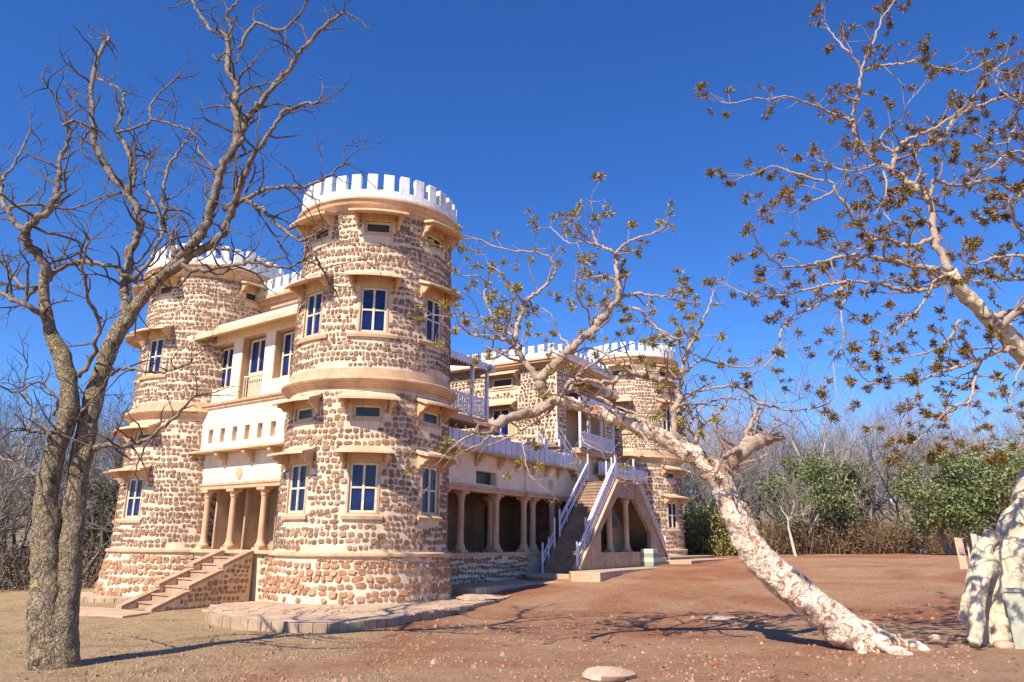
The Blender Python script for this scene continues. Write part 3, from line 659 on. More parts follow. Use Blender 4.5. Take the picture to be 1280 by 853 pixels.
poly = lambda e: [P2(fr_r, 14.2 - e, 1.5 + e), P2(fr_r, 21.25 + e, 1.5 + e), P2(fr_r, 21.25 + e, -9), P2(fr_r, 14.2 - e, -9)]
m = MB(); m.add(prism(poly(.06), 11.98, 12.10)); m.add(prism(poly(.18), 12.10, 12.22)); m.add(prism(poly(.42), 12.22, 12.34)); m.add(prism(poly(.5), 12.34, 12.46)); m.build("cornice", m_trim, house, bevel=.02)
m = MB(); m.add(prism(poly(.30), 12.46, 12.82)); m.build("parapet", m_white, house)
k = .15 - 9
while k < 1.5:
    m = MB(); m.fbox(fr_r, 13.92, 14.2, k, k + .42, 12.81, 13.30); m.build("merlon", m_white, house, bevel=.03); k += .66
k = 14.35
while k < 21.2:
    m = MB(); m.fbox(fr_r, k, k + .42, 1.5, 1.78, 12.81, 13.30); m.build("merlon", m_white, house, bevel=.03); k += .66
# eave hood on shaded face and its balcony with a red roof
m = MB(); pr = [(1.45, 11.75), (2.3, 11.4), (2.3, 11.3), (1.45, 11.6)]
m.hexa([fr_r(16.2, o, z) for o, z in pr], [fr_r(19.6, o, z) for o, z in pr]); m.build("window_hood", m_hood, house)
verandah(15.8, 20.9, 2.1, 7.42, 10.38, (15.9, 17.1, 18.9, 20.7), "balcony with red roof on the central block")
c = fr_r(17.6, -.55, 0); window(house, (c.x, c.y), a2, na, 7.5, 9.5, 1.2)
# connecting wall to the far tower
m = MB(); m.fbox(fr_r, 21.2, 27.2, -3, .3, 12.0, 12.3); m.build("cornice", m_trim, house)
m = MB(); m.fbox(fr_r, 21.2, 27.2, -.1, .2, 12.3, 12.7); m.build("parapet", m_white, house)
# terrace railing (white posts) and the flight up to the balcony
m = MB()
for u, z1 in ((8.6, 7.2), (10.6, 7.3), (12.3, 7.6), (12.55, 7.5), (14.1, 7.7)): m.fbox(fr_r, u, u + .14, 1.55, 1.69, 6.1, z1)
m.bar(fr_r(8.6, 1.62, 6.95), fr_r(12.3, 1.62, 6.95), .07); m.bar(fr_r(8.6, 1.62, 7.15), fr_r(5.5, 1.62, 7.62), .07); m.build("terrace_rail", m_rail, house)
m = MB()
for k in range(9):
    u = 15.9 - k * .3; z = 5.75 + k * .19; m.fbox(fr_r, u - .32, u, .75, 1.9, z, z + .16)
m.build("balcony_steps", m_step, house)
m = MB()
for o in (.72, 1.95):
    for dz in (.55, .95): m.bar(fr_r(16.1, o, 5.7 + dz), fr_r(13.2, o, 7.5 + dz), .06, .09)
    for k in range(4):
        u = 16.1 - k * .95; z = 5.7 + k * .6; m.bar(fr_r(u, o, z), fr_r(u, o, z + 1.0), .08)
m.build("balcony_stair_rail", m_rail, house)

# ---------------------------------------------------------------- double outside stair (part of the lodge)
stair = MB(); nst = 27
for k in range(nst):
    f0 = k / nst; u = 10.75 + (16.1 - 10.75) * f0; z = .62 + (5.42 - .62) * (k + 1) / nst
    stair.fbox(fr_r, u, u + .45, 2.35, 4.05, max(z - .42, .3), z)
    stair.fbox(fr_r, u - .03, u + .22, 2.33, 4.07, z - .035, z + .004)
st = stair.build("stair_flight", m_step, house)
tag(st, "long flight of brown steps rising to the landing")
stair = MB()
for k in range(24):
    f0 = k / 24; u = 18.8 + (23.6 - 18.8) * (k + 1) / 24; z = 5.42 - (5.42 - 1.1) * k / 24
    stair.fbox(fr_r, u - .22, u, 2.35, 4.05, z - .36, z - .18)
stair.fbox(fr_r, 16.1, 18.8, 2.0, 4.05, 5.2, 5.419)
stair.build("stair_flight", m_step, house)
# under the flights remove solidity: carry the near flight on its soffit only
w = MB(); T = (4.08, 4.30)
def slab(poly_):
    w.hexa([fr_r(u, T[0], z) for u, z in poly_], [fr_r(u, T[1], z) for u, z in poly_])
slab([(10.9, .1), (13.56, .1), (13.56, 2.7), (12.9, 2.45), (10.9, .75)])
slab([(12.9, 2.45), (13.56, 2.7), (15.9, 4.55), (15.9, 5.38)])
slab([(15.9, 4.55), (18.4, 4.55), (18.9, 5.38), (15.9, 5.38)])
slab([(18.4, 4.55), (20.8, 2.75), (21.6, 2.8), (18.9, 5.38)])
slab([(20.8, .6), (23.7, .6), (23.7, 1.0), (21.6, 2.8), (20.8, 2.75)])
slab([(13.56, .1), (20.8, .1), (20.8, 1.62), (13.56, 1.62)])
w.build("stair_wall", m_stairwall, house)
m = MB(); m.fbox(fr_r, 15.85, 18.9, 4.05, 4.42, 5.38, 5.47); m.bar(fr_r(10.8, 4.19, .86), fr_r(15.95, 4.19, 5.5), .4, .1); m.bar(fr_r(18.85, 4.19, 5.5), fr_r(23.7, 4.19, 1.12), .4, .1)
m.build("stair_coping", m_trim, house)
m = MB(); m.fbox(fr_r, 13.6, 20.8, 2.4, 4.05, 1.4, 1.6); m.fbox(fr_r, 18.8, 20.8, 2.3, 2.5, 1.6, 3.0); m.build("stair_room_floor", m_room, house)
for u in (15.55, 17.95):
    c = fr_r(u, 3.9, 0); s = MB(); s.fbox(lambda x, y, z: fr_r(u + x, 3.9 + y, z), -.24, .24, -.2, .2, 1.6, 1.75)
    s.lathe((c.x, c.y), [(.22, 1.75), (.19, 1.95), (.175, 2.1), (.165, 4.2), (.2, 4.3), (.25, 4.42)], 14); s.fbox(lambda x, y, z: fr_r(u + x, 3.9 + y, z), -.27, .27, -.2, .17, 4.42, 4.54)
    s.build("column", m_trim, house, 35)
def rail(p0, p1, nposts, label, heights=(.35, .65, .98), hpost=1.1):
    m = MB(); p0, p1 = Vector(p0), Vector(p1)
    for h in heights: m.bar(p0 + Vector((0, 0, h)), p1 + Vector((0, 0, h)), .06 if h < .9 else .09)
    for k in range(nposts):
        p = p0.lerp(p1, k / (nposts - 1)); e = .35 if k in (0, nposts - 1) else 0
        m.bar(p, p + Vector((0, 0, hpost + e)), .08 if e else .05)
    o = m.build("stair_rail", m_rail, house); return o
rail(fr_r(10.9, 4.19, .7), fr_r(15.95, 4.19, 5.45), 7, "")
rail(fr_r(12.3, 4.02, 2.1), fr_r(15.95, 3.98, 5.5), 4, "", (.1, .55, .8), .9)
rail(fr_r(12.6, 2.4, 2.35), fr_r(16.2, 2.4, 5.6), 5, "", (.3, .45, .8, .95))
rail(fr_r(10.7, 2.4, .6), fr_r(12.0, 2.4, 1.85), 3, "", (.55, .85), 1.15)
rail(fr_r(16.1, 4.19, 5.45), fr_r(18.7, 4.19, 5.45), 3, "")
rail(fr_r(18.8, 4.19, 5.45), fr_r(23.6, 4.19, 1.1), 8, "")
rail(fr_r(18.8, 2.4, 5.45), fr_r(23.6, 2.4, 1.1), 6, "")
# small chequered steps at the far side of the stair wall
chk = [simple("step_white", (.66, .62, .50), .8), simple("step_green", (.30, .33, .24), .8)]
for k in range(4):
    zt = 1.78 - .24 * k; u0 = 19.1 + k * .78
    for j in range(4 - k):
        m = MB(); m.fbox(fr_r, u0, u0 + .776, 4.31, 5.05, zt - .24 * (j + 1) + .003, zt - .24 * j); m.build("side_step", chk[(k + j) % 2], house, bevel=.01)
# ---------------------------------------------------------------- entrance steps (left)
nst = 8; top = 1.70
ent = MB()
def efr(u, o, z):   # steps run out from the porch and veer slightly towards the near tower
    return fr_l(5.95 + u - (o - 1.3) * .16, o, z)
rise = (top + .42) / nst
for k in range(nst):
    o0 = 1.49 + k * .55; z = top - rise * (k + 1) + .02
    ent.fbox(efr, -.85, .85, 1.30, o0 + .55, z - rise, z - .05)
    ent.fbox(efr, -.85, .85, 1.30, o0 + .60, z - .05, z)
ent.build("entrance_steps", m_stonestep, house)
for sg in (-1, 1):
    m = MB(); cop = MB(); inn, out = (.85, 1.2) if sg > 0 else (-1.2, -.85)
    for s in range(3):
        oa, ob = 1.49 + s * 1.5, 1.49 + (s + 1) * 1.5 - .02
        za = top - s * .72; zb2 = za - .5
        pr = [(oa, -.6), (ob, -.6), (ob, zb2 - .12), (oa + .12, za - .12), (oa, za - .12)]
        m.hexa([efr(inn, o, z) for o, z in pr], [efr(out, o, z) for o, z in pr])
        pc = [(oa - .02, za - .12), (oa + .12, za - .12), (ob + .06, zb2 - .14), (ob + .06, zb2 - .01), (oa + .12, za), (oa - .02, za)]
        cop.hexa([efr(inn - .05, o, z) for o, z in pc], [efr(out + .05, o, z) for o, z in pc])
    ck = m.build("cheek_wall", m_mortar, house)
    cop.build("coping", m_stonestep, ck)
    for side, of in (((out if sg > 0 else inn), 1), ):
        pass
    ms = MB()
    def fc(s, z, d, sg=sg): return efr((1.2 if sg > 0 else -1.2) + sg * d, s, z)
    def skc(s, z, hw, hh):
        k = min(2, max(0, int((s + hw - 1.49) / 1.5))); oa = 1.49 + k * 1.5; return z + hh > (top - k * .72) - .14 - .5 * (s + hw - oa) / 1.48
    stones(ms, rng, fc, 1.5, 6.0, -.45, 1.6, skc, .2, .16, .34, .05, .04)
    ms.build("stone_facing", m_stone_red, ck, 28)

# ---------------------------------------------------------------- paving around the house
def apron(name, pts, z, thick, kerb_label=None, inner=None):
    m = MB(); m.hexa([(x, y, z - thick) for x, y in pts], [(x, y, z) for x, y in pts]); return m.build(name, m_paving, None, kind="structure")
def smooth_poly(pts, n=6):
    out = []; L = len(pts)
    for i in range(L - 1):
        p0, p1, p2, p3 = pts[max(i - 1, 0)], pts[i], pts[i + 1], pts[min(i + 2, L - 1)]
        for k in range(n):
            t = k / n
            out.append(tuple(.5 * (2 * p1[c] + (p2[c] - p0[c]) * t + (2 * p0[c] - 5 * p1[c] + 4 * p2[c] - p3[c]) * t * t + (3 * p1[c] - p0[c] - 3 * p2[c] + p3[c]) * t ** 3) for c in (0, 1)))
    out.append(pts[-1]); return out
edge = smooth_poly([(-9.3, 28.1), (-9.75, 26.3), (-9.2, 24.0), (-7.9, 22.2), (-6.0, 20.9), (-4.5, 20.9), (-3.4, 22.2), (-2.6, 24.3), (-1.3, 27.4), (-.35, 30.2), (.1, 32.3), (-.1, 33.4), (-.9, 33.6), (-1.7, 33.1)], 7)
apron("path", edge + [(-3.5, 31.5), (-7, 30)], .0, .5)
# kerb stones set upright along the edge, each one its own stone
kr = random.Random(8)
def kerb_line(line, z, name, label, group, parent_label, h=.42, pitch=.42):
    kt = thing(name, (line[0][0], line[0][1], z), label, "kerb", group)
    L = [Vector((x, y, 0)) for x, y in line]; acc = 0; last = L[0]; runs = []
    seg = []; cur = [L[0]]; d = 0; tgt = pitch * kr.uniform(.8, 1.2)
    P = []
    for i in range(len(L) - 1):
        n = max(1, int((L[i + 1] - L[i]).length / .03))
        for k in range(n): P.append(L[i].lerp(L[i + 1], k / n))
    P.append(L[-1]); i0 = 0; dist = 0
    for i in range(1, len(P)):
        dist += (P[i] - P[i - 1]).length
        if dist > tgt or i == len(P) - 1:
            p, q = P[i0], P[i]; t = (q - p)
            if t.length > .08:
                t.normalize(); nn = Vector((t.y, -t.x, 0)); g = .014; e = kr.uniform(0, .025); zz = z + kr.uniform(-.012, .02)
                m = MB(); b_ = [p + t * g + nn * (.03 + e), q - t * g + nn * (.03 + e), q - t * g - nn * .13, p + t * g - nn * .13]
                if name_side < 0: b_ = [p + t * g - nn * (.03 + e), q - t * g - nn * (.03 + e), q - t * g + nn * .13, p + t * g + nn * .13]
                m.hexa([(v.x, v.y, z - h) for v in b_], [(v.x, v.y, zz) for v in b_]); m.build("kerb_stone", m_kerb, kt, bevel=.012)
            i0 = i; dist = 0; tgt = pitch * kr.uniform(.75, 1.25)
name_side = 1
kerb_line(edge, .02, "stone_kerb", "upright stone kerb curving round the foot of the nearest tower", None, None)
# ring joints on the apron surface are shallow raised flags
fl = MB(); rg = random.Random(4)
for ring in range(6):
    r0, r1 = 3.62 + ring * .55, 3.62 + ring * .55 + .52
    aa = -150 + rg.uniform(0, 6)
    while aa < -28:
        da = rg.uniform(5, 10) * 4 / r1
        c = R(aa + da / 2); x, y = Nc[0] + (r0 + r1) / 2 * math.cos(c), Nc[1] + (r0 + r1) / 2 * math.sin(c)
        ok = True
        # keep inside the apron outline
        inside = False; pp = edge + [(-3.5, 31.5), (-7, 30)]
        for i in range(len(pp)):
            x1, y1 = pp[i]; x2, y2 = pp[i - 1]
            if (y1 > y) != (y2 > y) and x < (x2 - x1) * (y - y1) / (y2 - y1) + x1: inside = not inside
        if inside:
            mrg = .02; N4 = 4; zt = .018 + rg.uniform(0, .012)
            A = [R(aa + .25 + (da - .5) * i / 3) for i in range(4)]
            b_ = [(Nc[0] + r0 * math.cos(q), Nc[1] + r0 * math.sin(q)) for q in A] + [(Nc[0] + r1 * math.cos(q), Nc[1] + r1 * math.sin(q)) for q in A[::-1]]
            fl.hexa([(p[0], p[1], -.05) for p in b_], [(p[0], p[1], zt) for p in b_])
        aa += da
fo = fl.build("paving", m_paving, None, bevel=.008, kind="structure")
name_side = 1
# left tower apron
arc = [(Lc[0] + 5.3 * math.cos(R(q)), Lc[1] + 5.3 * math.sin(R(q))) for q in range(-170, -56, 6)]
m = MB(); m.hexa([(x, y, -.9) for x, y in arc + [(Lc[0] + 2, Lc[1] - 1)]], [(x, y, -.27) for x, y in arc + [(Lc[0] + 2, Lc[1] - 1)]]); m.build("path", m_paving, None, kind="structure")
kerb_line(arc, -.25, "stone_kerb", "stone kerb round the foot of the left tower behind the bare tree", None, None, .4)
c1 = efr(-2.0, 6.3, 0)
m = MB()
pr = [efr(.9, 6.15, 0), efr(-1.5, 6.2, 0), efr(-1.9, 7.5, 0), efr(1.3, 8.3, 0), efr(4.2, 8.0, 0), efr(3.6, 6.6, 0)]
m.hexa([(p.x, p.y, -.7) for p in pr], [(p.x, p.y, -.33) for p in pr]); m.build("paving", m_paving, None, bevel=.02, kind="structure")
# walk along the long front
pr = [fr_r(3.2, 1.5, 0), fr_r(3.2, 3.4, 0), fr_r(7.5, 3.5, 0), fr_r(9.2, 4.6, 0), fr_r(10.2, 2.0, 0), fr_r(10.7, 1.5, 0)]
m = MB(); m.hexa([(p.x, p.y, -.6) for p in pr], [(p.x, p.y, .3 + .02 * i) for i, p in enumerate(pr)]); m.build("path", m_paving, None, kind="structure")
pr = [fr_r(9.2, 4.7, 0), fr_r(9.35, 6.1, 0), fr_r(13, 5.6, 0), fr_r(17.6, 5.8, 0), fr_r(19.2, 5.5, 0), fr_r(19.2, 4.25, 0), fr_r(9.9, 4.25, 0)]
m = MB(); m.hexa([(p.x, p.y, -.2) for p in pr], [(p.x, p.y, .80) for p in pr]); m.build("paving", m_paving, None, bevel=.02, kind="structure")
pr = [fr_r(9.9, 2.0, 0), fr_r(9.9, 4.24, 0), fr_r(11.2, 4.24, 0), fr_r(11.2, 2.0, 0)]
m = MB(); m.hexa([(p.x, p.y, -.1) for p in pr], [(p.x, p.y, .66) for p in pr]); m.build("paving", m_paving, None, bevel=.02, kind="structure")
for (u0, u1, o0, o1, z) in ((21.8, 30.5, 4.8, 6.4, 1.12), (23.2, 33, 3.4, 4.6, 1.28)):
    m = MB(); m.fbox(fr_r, u0, u1, o0, o1, .5, z); m.build("paving", m_paving, None, bevel=.02, kind="structure")

# ================================================================ trees
def limb_pts(ctrl, n=5, jit=.0, rng=None):
    """catmull-rom through (Vector, radius) control points"""
    P = [c[0] for c in ctrl]; Rr = [c[1] for c in ctrl]; out = []; rad = []
    L = len(P)
    for i in range(L - 1):
        p0, p1, p2, p3 = P[max(i - 1, 0)], P[i], P[i + 1], P[min(i + 2, L - 1)]
        for k in range(n):
            t = k / n
            q = .5 * (2 * p1 + (p2 - p0) * t + (2 * p0 - 5 * p1 + 4 * p2 - p3) * t * t + (3 * p1 - p0 - 3 * p2 + p3) * t ** 3)
            if jit and rng: q = q + Vector((rng.gauss(0, 1), rng.gauss(0, 1), rng.gauss(0, 1))) * jit * min(Rr[i] + .01, .06)
            out.append(q); rad.append(Rr[i] + (Rr[i + 1] - Rr[i]) * t)
    out.append(P[-1]); rad.append(Rr[-1]); return out, rad
def rough(m, start, amp, freq):
    """lumpy bark: push the vertices made since `start` about with noise"""
    for i in range(start, len(m.v)):
        v = Vector(m.v[i]); d = noise.noise_vector(v * freq) * amp + noise.noise_vector(v * freq * 2.7) * amp * .5 + noise.noise_vector(v * freq * 6.1) * amp * .22
        m.v[i] = tuple(v + d)
class Twigs:
    def __init__(s, rng, mb, gnarl, up_, tips, droop=0):
        s.rng = rng; s.m = mb; s.g = gnarl; s.up = up_; s.tips = tips; s.droop = droop; s.n = 0
    def grow(s, p, d, length, r, level, seg=.16):
        rng = s.rng; n = max(3, int(length / seg)); pts = [p.copy()]; rad = [r]; d = d.normalized(); q = p.copy()
        kids = []
        for i in range(n):
            d = (d + Vector((rng.gauss(0, 1), rng.gauss(0, 1), rng.gauss(0, 1))) * s.g + Vector((0, 0, s.up))).normalized()
            q = q + d * (length / n); f = (i + 1) / n; pts.append(q.copy()); rad.append(r * (1 - .65 * f))
            if level > 0 and i > 0 and rng.random() < .55:
                kids.append((q.copy(), d.copy(), length * rng.uniform(.3, .65) * (1.1 - .5 * f), r * (1 - .65 * f) * .7))
        s.m.tube(pts, rad, 5 if r > .02 else (4 if r > .01 else 3), cap=False); s.n += 1
        for (kp, kd, kl, kr) in kids:
            ax = Vector((rng.gauss(0, 1), rng.gauss(0, 1), rng.gauss(0, 1))); ax = (ax - kd * ax.dot(kd)).normalized()
            s.grow(kp, kd * rng.uniform(.5, .9) + ax * rng.uniform(.6, 1.0), kl, max(kr, .0085), level - 1, seg)
        if level <= 1 or rng.random() < .5: s.tips.append((q.copy(), d.copy()))
def limb_from_px(pts, Yb, slope, r0, r1, rng, wob=.25):
    n = len(pts); out = []; ph = rng.uniform(0, 6.28)
    for i, (px, py) in enumerate(pts):
        f = i / (n - 1); Y = Yb + slope * f + wob * math.sin(ph + f * 5) * min(1, f * 3)
        out.append((at(px, py, Y), r0 + (r1 - r0) * f ** .8))
    return out
def big_tree(root, trunks, limbs, Yb, seed, mt, ml, mtw, rough_t, twig_spec, tuft=None, sides=14):
    rng = random.Random(seed); tm = MB(); lm = MB(); tw = MB(); tips = []
    for ctrl in trunks:
        s0 = len(tm.v); p, r = limb_pts(ctrl, 12); tm.tube(p, r, 36)
        rough(tm, s0, rough_t[0], rough_t[1])
    gr = Twigs(rng, tw, twig_spec['g'], twig_spec['up'], tips)
    for L in limbs:
        pts, slope, r0, r1 = L[:4]; r0 *= twig_spec.get('k0', 1); r1 *= twig_spec.get('k1', 1); y0 = L[4] if len(L) > 4 else Yb
        ctrl = limb_from_px(pts, y0, slope, r0, r1, rng, twig_spec.get('wob', .25)); p, r = limb_pts(ctrl, 5, .35, rng)
        s0 = len(lm.v); lm.tube(p, r, sides if r0 > .07 else 8); rough(lm, s0, min(.03, r0 * .22), 5)
        tot = sum((p[i + 1] - p[i]).length for i in range(len(p) - 1)); acc = 0; nxt = twig_spec['gap'] * rng.uniform(.5, 1.5)
        if tot < .3: continue
        run = 0
        for i in range(1, len(p)):
            l = (p[i] - p[i - 1]).length; acc += l; run += l
            if acc > nxt and r[i] < twig_spec['rmax']:
                acc = 0; nxt = twig_spec['gap'] * rng.uniform(.5, 1.5); d = (p[i] - p[i - 1]).normalized()
                ax = Vector((rng.gauss(0, 1), rng.gauss(0, .9), rng.gauss(0, 1) + .3)); ax = (ax - d * ax.dot(d)).normalized()
                ln = rng.uniform(*twig_spec['len']) * (1.15 - .4 * run / tot)
                gr.grow(p[i], d * rng.uniform(.3, .9) + ax, ln, min(r[i] * .6, .034), twig_spec['lv'])
        d = (p[-1] - p[-2]).normalized()
        for q in range(3): gr.grow(p[-1], d + Vector((rng.gauss(0, .6), rng.gauss(0, .6), rng.gauss(0, .6))), rng.uniform(*twig_spec['len']) * .8, r1 * .8, twig_spec['lv'])
    tm.build("trunk", mt, root, True); lm.build("limbs", ml, root, True); tw.build("twigs", mtw, root, False)
    return tips
def tufts(root, tips, rng, mat_, size, count, bl=16, mn=.25):
    """star-like bunches of dry bracts at the twig ends"""
    m = MB(); rng.shuffle(tips); used = []; k = 0
    for p, d in tips:
        if k >= count: break
        if any((p - u).length < mn * .6 for u in used[-160:]): continue
        used.append(p); k += 1; s = size * rng.uniform(.65, 1.3)
        for b in range(bl):
            v = Vector((rng.gauss(0, 1), rng.gauss(0, 1), rng.gauss(0, .75))).normalized() + d * .25; v.normalize()
            x = v.orthogonal().normalized(); y = v.cross(x); a = rng.uniform(0, 6.28); x = x * math.cos(a) + y * math.sin(a)
            w = s * rng.uniform(.06, .11); l = s * rng.uniform(.6, 1.1); c = p + Vector((rng.gauss(0, 1), rng.gauss(0, 1), rng.gauss(0, 1))) * s * .12
            mid = c + v * l * .6
            m.quad(c - x * w * .3, mid - x * w, c + v * l, mid + x * w)
    return m.build("dry_tufts", mat_, root)

# ---- bare twisted tree in the left foreground
YL = 14.7
base = at(62, 842, YL); gzl = gz(base.x, base.y)
sh = 0
K1 = .86
t1 = thing("bare_tree", (base.x, base.y, gzl), "tall leafless tree with two twisting grey trunks, at the left edge before the tower", "tree")
V = lambda px, py, Y=YL: at(px, py, Y)
tr1 = [(Vector((base.x + .02, base.y, gzl - .25)), .47), (V(60, 815), .42), (V(58, 770), .36), (V(58, 720), .30), (V(57, 660), .265), (V(60, 600), .25), (V(74, 550), .235), (V(88, 505), .22), (V(80, 455), .185), (V(64, 415), .15), (V(56, 375), .12), (V(56, 338), .10)]
tr2 = [(Vector((base.x + .25, base.y + .05, gzl - .25)), .36), (V(76, 800, YL + .05), .33), (V(84, 740, YL + .12), .27), (V(88, 680, YL + .18), .25), (V(96, 610, YL + .25), .23), (V(108, 540, YL + .3), .22), (V(122, 480, YL + .32), .20), (V(142, 425, YL + .35), .185), (V(160, 397, YL + .35), .175), (V(188, 362, YL + .3), .13), (V(215, 335, YL + .2), .115), (V(236, 310, YL + .1), .10)]
LIM = [
 ([(160, 399), (156, 372), (155, 350), (162, 319), (174, 281), (170, 258), (160, 242), (136, 216), (120, 183), (115, 141), (115, 94), (128, 60), (136, 47)], 1.6, .105, .022, YL + .35),
 ([(160, 242), (166, 222), (166, 202), (156, 180), (145, 164), (150, 145), (155, 127), (150, 112), (122, 98)], 1.5, .062, .016, YL + 1.2),
 ([(146, 166), (168, 160), (188, 150), (188, 131), (205, 112), (220, 98)], .8, .034, .012, YL + 1.9),
 ([(188, 150), (215, 156), (240, 165), (250, 190), (262, 205), (275, 215)], -.6, .03, .010, YL + 2.0),
 ([(226, 322), (240, 308), (253, 291), (267, 253), (277, 216), (288, 193), (300, 173), (308, 152), (319, 136), (332, 120), (347, 103), (362, 86), (375, 66), (393, 45), (413, 28), (430, 15)], -1.6, .095, .018, YL + .15),
 ([(295, 178), (297, 159), (294, 130), (295, 108), (284, 84), (286, 66), (286, 52), (277, 42), (263, 38), (250, 18), (239, 0)], 1.2, .075, .018, YL - .5),
 ([(286, 52), (290, 35), (284, 18), (296, 2), (300, -20)], .6, .04, .015, YL + .3),
 ([(298, 62), (320, 30), (352, 38), (380, 10), (390, -10)], -.7, .036, .012, YL - .1),
 ([(210, 342), (240, 320), (272, 300), (284, 281), (291, 262), (298, 240), (305, 220), (315, 198), (328, 178), (342, 158), (356, 140), (378, 132), (398, 128)], -2.0, .085, .014, YL + .2),
 ([(281, 262), (310, 248), (330, 238), (347, 234), (375, 234), (403, 225), (430, 205)], -1.0, .05, .010, YL - .2),
 ([(310, 251), (330, 264), (347, 281), (360, 292), (375, 300), (390, 296), (405, 285)], -.9, .045, .012, YL - .35),
 ([(384, 303), (392, 318), (402, 336), (413, 356)], .2, .026, .012, YL - .9),
 ([(228, 335), (250, 338), (281, 333), (302, 329), (323, 328), (345, 335), (362, 334), (380, 325)], -.9, .048, .012, YL + .1),
 ([(216, 335), (218, 318), (214, 300), (206, 275), (204, 250), (206, 228), (210, 210), (222, 192), (235, 175)], 1.4, .06, .014, YL + .3),
 ([(56, 345), (52, 325), (36, 308), (33, 290), (44, 276), (61, 263), (70, 245), (73, 225), (74, 210), (76, 196), (86, 172), (85, 150), (72, 128), (60, 110)], -1.2, .09, .013),
 ([(80, 155), (95, 152), (116, 160)], .3, .03, .02, YL - 1),
 ([(35, 294), (20, 280), (9, 263), (2, 250), (2, 235), (4, 222), (14, 211), (26, 190), (38, 164)], .9, .055, .012),
 ([(12, 258), (45, 256), (75, 262), (100, 258), (125, 248)], 1.2, .034, .010),
 ([(58, 350), (72, 338), (94, 328), (118, 330), (140, 333), (156, 345), (172, 352)], .8, .055, .022),
 ([(62, 405), (50, 392), (34, 382), (19, 375), (0, 366), (-30, 352), (-60, 330)], -1.0, .06, .02),
 ([(58, 352), (38, 365), (20, 350), (5, 330), (-15, 300)], .9, .045, .014),
 ([(118, 560), (135, 556), (151, 559), (168, 554), (190, 546), (212, 527), (228, 512), (245, 495)], -1.3, .055, .012, YL + .2),
 ([(138, 468), (149, 461), (175, 464), (200, 466), (220, 461), (238, 455)], -1.2, .035, .010, YL + .2),
 ([(78, 545), (66, 541), (50, 540), (32, 538)], -.6, .035, .014), ([(98, 520), (108, 508), (124, 490), (136, 470)], -.8, .03, .008), ([(66, 600), (45, 596), (24, 580), (0, 572), (-20, 570)], 1.2, .03, .010),
 ([(66, 520), (72, 500), (48, 478), (20, 490), (-4, 480)], -.9, .03, .008), ([(60, 540), (38, 512), (30, 480), (34, 455)], .6, .026, .008),
 ([(98, 470), (120, 440), (122, 400), (110, 370), (104, 330), (112, 300)], -1.4, .045, .012), ([(170, 350), (200, 300), (196, 262), (180, 230), (186, 200)], 1.8, .04, .012, YL + .3),
]
spec = dict(g=.27, up=.03, gap=.24, rmax=.11, k0=1.15, k1=1.75, len=(.45, 1.3), lv=2, wob=.3)
tr1 = [(p, r * K1) for p, r in tr1]; tr2 = [(p, r * K1) for p, r in tr2]
tips = big_tree(t1, [tr1, tr2], LIM, YL, 21, m_bark_left, m_limb_left, m_twig_dark, (.045, 2.6), spec)

